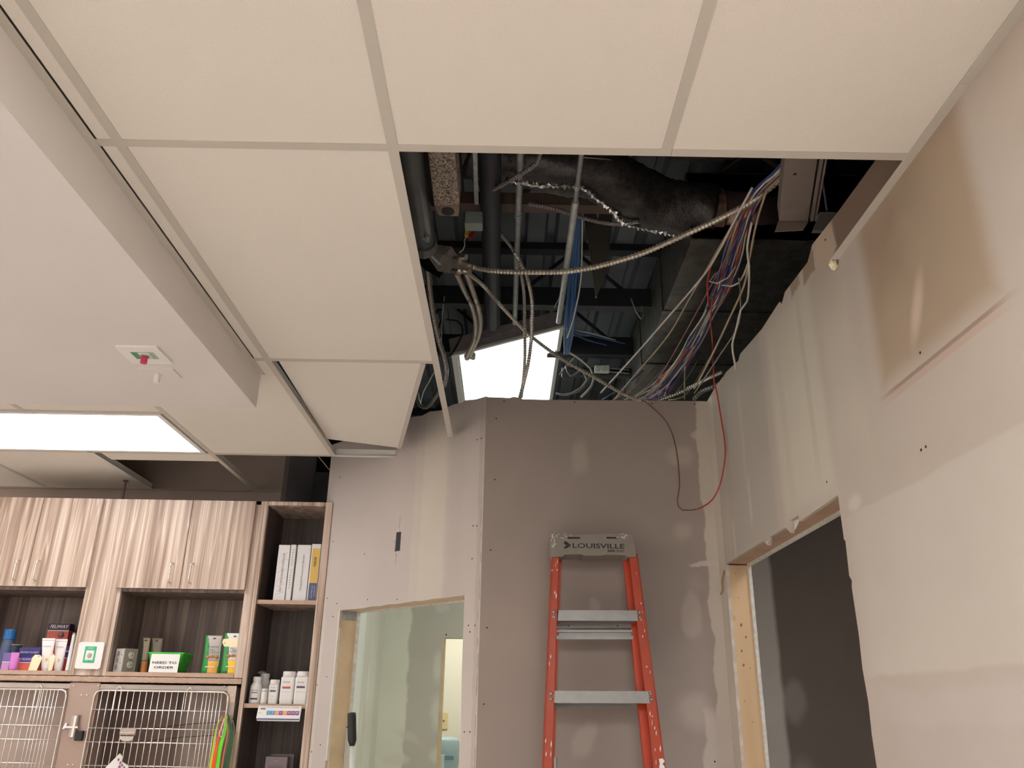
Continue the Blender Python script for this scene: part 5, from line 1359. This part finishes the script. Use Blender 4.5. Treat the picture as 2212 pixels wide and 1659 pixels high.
for i,v in enumerate(bb.v):
    v = Vector(v); bb.v[i] = tuple(v+noise.noise_vector(v*9)*.016+noise.noise_vector(v*34)*.005)
bb.build('sleeve', FLEX, t, sm=True)
def lowedge(P, r):  # seam along the far lower side
    return [p + Vector((0, r*.92, -r*.30)) for p in P]
bb = B().tube([atZ(*p,3.27) for p in ((1090,388),(1127,395),(1190,401),(1250,403),(1290,430),(1325,458),(1345,482),(1400,495),(1465,508),(1512,512))], .0085, 6, rib=.45, pitch=.018)
for i,v in enumerate(bb.v): v = Vector(v); bb.v[i] = tuple(v+noise.noise_vector(v*110)*.008)
bb.build('foil_seam', CRINK, t)
c0 = FP[-1]; 
B().cyl(c0-EX*.02, c0+EX*.03, .094, 24).build('collar_tape', mat('collar_tape',(.42,.27,.20),.35,metal=.6,noise_s=30,noise_a=.4), t)
B().cyl(c0+EX*.03, c0+Vector((.30,.02,.0)), .086, 24).build('collar', mat('collar_metal',(.24,.17,.15),.3,metal=.8,noise_s=9,noise_a=.3), t, sm=True)
t = thing('flex_duct', atZ(1500,330,3.5), 'second foil flexible duct barely showing at the near edge of the opening', 'duct')
fp = [atZ(1380,268,3.45),atZ(1470,292,3.44),atZ(1540,296,3.44),atZ(1600,286,3.45),atZ(1700,270,3.46)]
bb = B().tube(fp, .09, 26, rib=.02, pitch=.03)
for i,v in enumerate(bb.v): v = Vector(v); bb.v[i] = tuple(v+noise.noise_vector(v*9)*.014+noise.noise_vector(v*30)*.005)
bb.build('sleeve', FLEX, t, sm=True); 
bb = B().tube(lowedge(fp,.09), .006, 6, rib=.35, pitch=.02); bb.build('foil_seam', CRINK, t)
# hanging scrap of insulation
p = atY(1292,470,2.95); t = thing('hanging_flap', p, 'dark pointed scrap hanging from the joist behind the blue cables', 'scrap')
pts = [atY(1262,462,2.95),(atY(1324,462,2.95)),atY(1312,585,2.95),atY(1287,645,2.95),atY(1280,585,2.95)]
B().prism([((q_-p).x,(q_-p).z) for q_ in pts], p, EX, EZ, (0,.01,0)).build('scrap', C('flap',(66,64,58),.7), t)
B().prism([(-.006,-.0),(.006,0),(0,-.03)], atY(1291,462,2.94), EX, EZ, (0,-.003,0)).build('clip', GALV, t)
B().prism([(-.006,-.0),(.006,0),(0,.01)], atY(1287,643,2.94), EX, EZ, (0,-.003,0)).build('tip_clip', WIRE, t)

# left clamp and box the armoured cables leave from
yb3 = atZ(965,560,3.20).y
BXM = C('jb_steel',(186,176,168),.5,metal=.0,noise_s=30,noise_a=.25); BXD = C('jb_dark',(40,38,42),.5,metal=.4)
c_ = atY(985,565,yb3); t = thing('steel_junction_box', c_, 'tilted steel junction box where the armoured cables meet, left in the opening', 'junction box')
Pq = [atY(976,532,yb3),atY(1010,583,yb3-.02),atY(995,595,yb3-.03),atY(963,550,yb3-.01)]
bk_ = Vector((-.10,.06,.05))
B().hexa([Pq[3],Pq[2],Pq[1],Pq[0],Pq[3]+bk_,Pq[2]+bk_,Pq[1]+bk_,Pq[0]+bk_]).build('box_body', BXM, t, bevel=.003)
P2 = [p+bk_*.9 for p in Pq]; B().hexa([P2[3]-EZ*.03,P2[2]-EZ*.03,P2[1],P2[0],P2[3]+bk_*.7,P2[2]+bk_*.7,P2[1]+bk_*.7,P2[0]+bk_*.7]).build('mounting_bracket', BXD, t)
for (px,py) in ((988,563),(1001,556),(985,589),(1008,588)): p = atY(px,py,yb3-.035); B().cyl(p-Vector((.012,-.008,-.012)), p+Vector((.012,-.008,-.004)), .013, 12).build('connector', WIRE, t)
t = thing('pipe_clamp', atZ(912,525,3.02), 'crumpled metal pipe clamp at the end of the thick grey pipe', 'clamp')
p = atY(912,526,2.62); bb = B().tube([atZ(902,516,3.0),atZ(914,511,2.985),atZ(923,520,3.0),atZ(920,540,3.02)], .012, 8).tube([atZ(920,540,3.02),atZ(935,556,3.05),atZ(950,570,3.1)], .006, 6).build('clamp_band', GALV, t)
B().cyl(atZ(921,514,2.98),atZ(924,510,2.975),.008,8).build('bolt', WIRE, t)

# ---- cables
def cable(pts, r, mt, label, armored=False, grp=None, name='cable', cat='cable', n=7):
    """pts: (px, py, y) picked in the photograph, y the distance they hang at"""
    P = [atY(px,py,y) for (px,py,y) in pts]
    if armored: o = B().tube(P, r, n, rib=.17, pitch=.0145 if r > .0095 else .0115).build('armoured_cable' if name == 'cable' else name, mt)
    else: o = B().tube(P, r, n, step=.03).build(name, mt, sm=True)
    return tag(o, label, cat, grp)
ARL = mat('armoured_cable_light', (.62,.56,.47), .35, metal=.55); ARD = mat('armoured_cable_dark', (.30,.28,.26), .4, metal=.6)
cable([(988,566,yb3-.04),(1019,576,2.95),(1067,585,2.9),(1139,588,2.85),(1212,587,2.8),(1260,581,2.75),(1308,571,2.7),(1390,546,2.6),(1481,506,2.5),(1553,473,2.4),(1625,434,2.3),(1690,383,2.2),(1712,350,2.1)], .0100, ARL, 'thick pale armoured cable sweeping across the whole ceiling opening', True, n=9)
cable([(1180,300,2.2),(1167,331,2.3),(1158,353,2.35),(1127,375,2.4),(1073,405,2.5),(1050,415,2.6)], .0085, ARD, 'short armoured cable curving down behind the thick dark pipe', True)
cable([(1050,460,2.9),(1073,452,2.85),(1127,440,2.8),(1187,449,2.75),(1260,471,2.75),(1308,482,2.75),(1349,484,2.75),(1380,478,2.7)], .0080, ARD, 'armoured cable arching along the brown joist to the flexible duct', True)
cable([(985,589,yb3-.03),(1004,630,3.2),(1019,661,3.3),(1027,697,3.45),(1024,735,3.6),(1008,771,3.82)], .0105, ARMOR, 'armoured cable dropping to the hanging light, left of its pair', True)
cable([(1007,589,yb3-.03),(1024,637,3.2),(1034,668,3.3),(1038,698,3.45),(1033,728,3.6),(1014,772,3.84)], .0105, ARMOR, 'armoured cable dropping to the hanging light, right of its pair', True)
cable([(1009,588,yb3-.03),(1043,616,3.1),(1079,657,3.2),(1112,692,3.3),(1150,729,3.4),(1211,774,3.45),(1275,810,3.45),(1347,851,3.45),(1390,866,3.46),(1426,863,3.5),(1481,842,3.5),(1531,817,3.4),(1562,803,3.3)], .0085, ARMOR, 'long armoured cable slanting down right to the wall top and up along it', True)
cable([(1499,862,3.60),(1517,846,3.55),(1535,838,3.5),(1560,828,3.45)], .011, ARD, 'short thick armoured cable in the corner above the wall tops', True)
cable([(1060,485,2.9),(1072,495,2.95),(1110,543,3.05),(1125,589,3.1),(1132,637,3.2),(1133,695,3.3),(1134,763,3.4),(1131,815,3.5),(1126,858,3.6)], .0075, ARMOR, 'armoured cable hanging in front of the lit fixture, left of its pair', True)
cable([(1112,545,3.0),(1122,562,3.05),(1139,601,3.1),(1149,650,3.2),(1149,700,3.3),(1147,740,3.4),(1141,786,3.45),(1128,840,3.55),(1122,862,3.6)], .0085, ARMOR, 'armoured cable hanging in front of the lit fixture, right of its pair', True)
cable([(921,560,3.0),(932,660,3.3),(946,730,3.5),(957,765,3.6),(963,800,3.7),(958,835,3.8)], .013, ARD, 'ribbed dark cable running behind the end of the white ceiling runner', True)
cable([(953,690,3.8),(945,720,3.8),(948,760,3.8),(965,775,3.8),(985,750,3.9),(1000,715,3.9),(990,695,3.9),(965,690,3.8)], .0045, BLACKM, 'thin dark cable looped behind the ceiling runner')
cable([(950,842,3.75),(935,866,3.8),(922,880,3.85),(907,876,3.9),(902,862,3.9),(901,850,3.9)], .010, C('cable_grey',(120,120,112),.5), 'grey cable looping in the gap beside the cut tile')
cable([(938,800,4.0),(928,820,4.0),(914,845,4.0),(907,870,4.0)], .0055, ARD, 'thin armoured cable hanging in the gap beside the cut tile', True)
cable([(906,335,2.2),(901,350,2.3),(902,362,2.35)], .0035, GALV, 'short beaded wire hanging beside the thick grey pipe', True)
cable([(960,640,3.6),(955,690,3.7),(954,740,3.8),(956,770,3.9)], .0022, GALV, 'thin steel wire hanging beside the looped dark cable')
# blue data cables
random.seed(11)
BL = [C('data_blue',(44,84,136),.45),C('data_blue_dark',(32,64,112),.45),C('data_blue_pale',(62,104,152),.45)]
for k in range(12):
    f = (k/11-.5)*2; j = lambda a: random.uniform(-a,a)
    cable([(1249+f*6.5,462,2.85),(1247+f*7.5+j(1),500,2.9),(1243+f*10+j(2),560,3.0),(1238+f*13+j(2.5),620,3.15),(1233+f*11+j(3),680,3.3),(1229+f*8+j(3),722,3.45),(1225+f*4+j(4),765,3.6)], .0040, BL[k%3], 'blue data cable in the bundle hanging behind the thin conduit', grp='blue data cables in one bundle', n=6)
CWH = C('data_white',(200,196,186),.5); CGY = C('data_grey',(140,136,128),.5); CRD = C('wire_red',(176,60,46),.45); CPU = C('data_purple',(70,60,130),.5); CBL2 = C('data_navy',(50,70,130),.5); CTN = C('data_tan',(166,148,122),.5); CPK = C('data_pink',(150,96,92),.5)
cable([(1258,462,2.83),(1257,541,2.95),(1254,610,3.1),(1238,690,3.3),(1225,730,3.4)], .0032, CWH, 'white cable running down the right side of the blue bundle')
cable([(1227,588,3.05),(1215,625,3.15),(1205,650,3.2),(1197,664,3.25)], .0028, CGY, 'short grey wire leaving the blue bundle on its left')
for k,(a,b_) in enumerate((((1222,710),(1330,735)),((1225,712),(1350,742)),((1230,718),(1310,745)))):
    cable([(a[0],a[1],3.9),((a[0]+b_[0])/2,(a[1]+b_[1])/2-3+k*3,4.0),(b_[0],b_[1],4.1)], .0045, (CWH,BL[0],CBL2)[k], ('pale','bright blue','navy')[k]+' cable trailing right from the foot of the blue bundle')
cable([(1220,757,3.9),(1245,770,3.9),(1275,795,3.9),(1282,812,3.9),(1277,835,3.9),(1255,858,3.9)], .0055, CWH, 'pale cable looping right of the lit fixture, outer loop')
cable([(1222,790,3.9),(1232,812,3.9),(1258,800,3.95),(1268,820,3.95),(1250,845,3.95),(1222,852,3.95)], .005, CGY, 'grey cable looping right of the lit fixture, inner loop')
cable([(1200,850,3.95),(1225,853,3.95),(1255,838,3.95),(1275,812,3.95)], .0055, CGY, 'thick grey cable curling low right of the lit fixture')
cable([(1245,768,3.95),(1215,800,4.0),(1208,810,4.0),(1216,802,4.1)], .003, CGY, 'thin grey wire hooked beside the lit fixture')
# bundle course
course = [(1712,338,2.02),(1685,370,2.12),(1643,410,2.25),(1614,455,2.4),(1597,502,2.55),(1583,553,2.75),(1568,607,2.95),(1550,645,3.1),(1531,682,3.25),(1506,728,3.45),(1481,772,3.65),(1445,822,3.9),(1423,858,4.1)]
wid = [14,13,14,15,17,20,20,17,13,16,16,17,18]
kinds = [(CPU,'purple',7),(CBL2,'navy blue',8),(CWH,'white',10),(CTN,'tan',6),(CPK,'dull pink',5),(CRD,'red',7),(CGY,'grey',6)]
random.seed(5)
for (mt_, nm, cnt) in kinds:
    for k in range(cnt):
        off = random.uniform(-1,1); pts = []; s = random.uniform(-.04,.04)
        ex = random.uniform(-1,1)
        for i,(px,py,y) in enumerate(course):
            off += random.uniform(-.35,.35); off = max(-1.1,min(1.1,off))
            pts.append((px+off*wid[i]*.9, py+random.uniform(-2,2), y+s*math.sin(i)+random.uniform(-.02,.02)))
        if k % 3 == 0:   # the tails fan out at the far end
            pts[-1] = (pts[-1][0]-random.uniform(0,50), 862, 4.1); pts[-2] = (pts[-2][0]-random.uniform(0,20), pts[-2][1]+6, pts[-2][2])
        cable(pts, .0035, mt_, nm+' cable in the thick mixed bundle falling across the right of the opening', grp=nm+' cables of the mixed bundle', n=6)
def single(pts, r, mt_, label): cable(pts, r, mt_, label, n=6)
single([(1625,405,2.2),(1585,480,2.35),(1553,542,2.5),(1517,598,2.7),(1430,700,3.1),(1360,780,3.4),(1298,848,3.7)], .0042, CWH, 'white cable running straight down left from the bundle to the wall top')
single([(1585,480,2.4),(1524,586,2.7),(1480,662,3.0),(1450,715,3.15),(1416,759,3.3),(1370,812,3.5),(1329,861,3.7)], .0035, CTN, 'tan cable slanting down just right of the straight white one')
single([(1600,500,2.5),(1540,610,2.9),(1480,720,3.3),(1440,790,3.5),(1400,850,3.7)], .0028, CPK, 'thin pinkish wire slanting left below the mixed bundle')
single([(1624,480,2.35),(1614,535,2.45),(1618,571,2.5),(1618,615,2.6),(1614,651,2.7),(1600,670,2.75),(1592,705,2.8),(1582,745,2.9),(1586,776,2.95),(1592,810,3.0)], .0042, CWH, 'white cable hanging wavily down beside the right wall')
single([(1660,400,2.2),(1640,460,2.3),(1629,506,2.4),(1618,565,2.5),(1607,618,2.6),(1578,683,2.75),(1549,745,2.95),(1524,795,3.1),(1500,840,3.3)], .0040, CTN, 'tan cable right of the mixed bundle reaching the foil duct')
single([(1560,616,2.9),(1568,616,2.85),(1580,618,2.8),(1596,611,2.75),(1607,593,2.7),(1620,556,2.6),(1627,520,2.5)], .0042, CWH, 'white cable curling into a hook at the middle of the bundle')
single([(1567,580,2.9),(1545,592,2.9),(1533,608,2.9),(1550,612,2.88),(1572,600,2.85),(1590,575,2.8)], .0036, CWH, 'white cable with a small bent loop left of the hooked one')
single([(1700,362,2.1),(1655,400,2.2),(1607,437,2.3),(1590,470,2.4),(1578,502,2.5),(1560,532,2.6),(1539,560,2.7),(1532,590,2.75),(1528,611,2.8),(1531,661,2.9)], .0036, CRD, 'red wire bowing out left of the mixed bundle')
single([(1596,600,2.7),(1600,640,2.8),(1596,700,2.9),(1560,760,3.0),(1500,850,3.4)], .003, ARD, 'dark thin wire slanting before the foil duct')
single([(1480,790,3.2),(1479,820,3.3),(1479,862,3.4)], .003, ARD, 'short dark wire hanging above the corner of the walls')
single([(1540,640,3.0),(1535,690,3.1),(1539,734,3.2),(1541,790,3.15),(1543,828,3.16),(1548,845,3.17),(1557,900,3.18),(1565,950,3.18),(1566,990,3.18),(1556,1045,3.20),(1540,1078,3.26),(1520,1094,3.34),(1505,1100,3.40)], .0034, CRD, 'red wire hanging over the corner and looping down before the centre wall')
single([(1380,862,3.46),(1395,868,3.44),(1420,890,3.44),(1440,912,3.44),(1455,945,3.44),(1462,980,3.44),(1466,1010,3.44),(1468,1050,3.44),(1463,1082,3.44),(1466,1095,3.44),(1475,1102,3.44),(1492,1102,3.43),(1505,1100,3.40)], .0026, C('wire_brown',(104,70,58),.5), 'thin brown wire drooping down the centre wall to meet the red loop')
single([(1363,645,3.4),(1375,675,3.4),(1385,690,3.4),(1390,682,3.4),(1386,660,3.4)], .0022, GALV, 'thin bent wire hook hanging alone before the black joist')
single([(1262,340,2.3),(1320,345,2.4)], .002, GALV, 'short stray wire near the flexible duct')
single([(1500,410,3.3),(1540,390,3.2),(1575,370,3.1),(1600,360,3.0)], .006, BLACKM, 'dark ribbed cable behind the flexible duct collar')
for k in range(7):
    random.seed(40+k); x = 1330+k*24
    single([(x+60,800-k*5,3.8),(x+25,830,3.85),(x,846+k*2,3.9),(x-30,864,3.95)], .0032, (CPU,CPK,CGY,CTN,CPU,CGY,CTN)[k], ('purple','pink','grey','tan','faint violet','ash grey','beige')[k]+' tail of cable fanning out low along the wall top')
# small white driver box on the duct side
p = atY(1300,798,4.3); t = thing('driver_box', p, 'small white box with leads in the dark plenum right of the lit fixture', 'junction box')
B().box(p.x-.042,p.x+.042,4.28,4.32,p.z-.018,p.z+.018).build('box_body', C('driver_white',(176,184,170),.5,noise_s=60,noise_a=.3), t, bevel=.003)
for dz in (.008,-.014): B().tube([(p.x+.042,4.3,p.z+dz),(p.x+.10,4.3,p.z+dz-.003),(p.x+.16,4.32,p.z+dz)], .004, 6).build('lead', CGY, t)
# hanger wire by the missing tiles
pa,pb_ = atZ(688,986,ZC+.01),atY(722,1028,4.5); o = B().cyl(pa,pb_,.0022,6).build('hanger_wire', WIRE); tag(o,'thin bright hanger wire crossing the dark gap beside the angled wall','wire')
finish_texts()
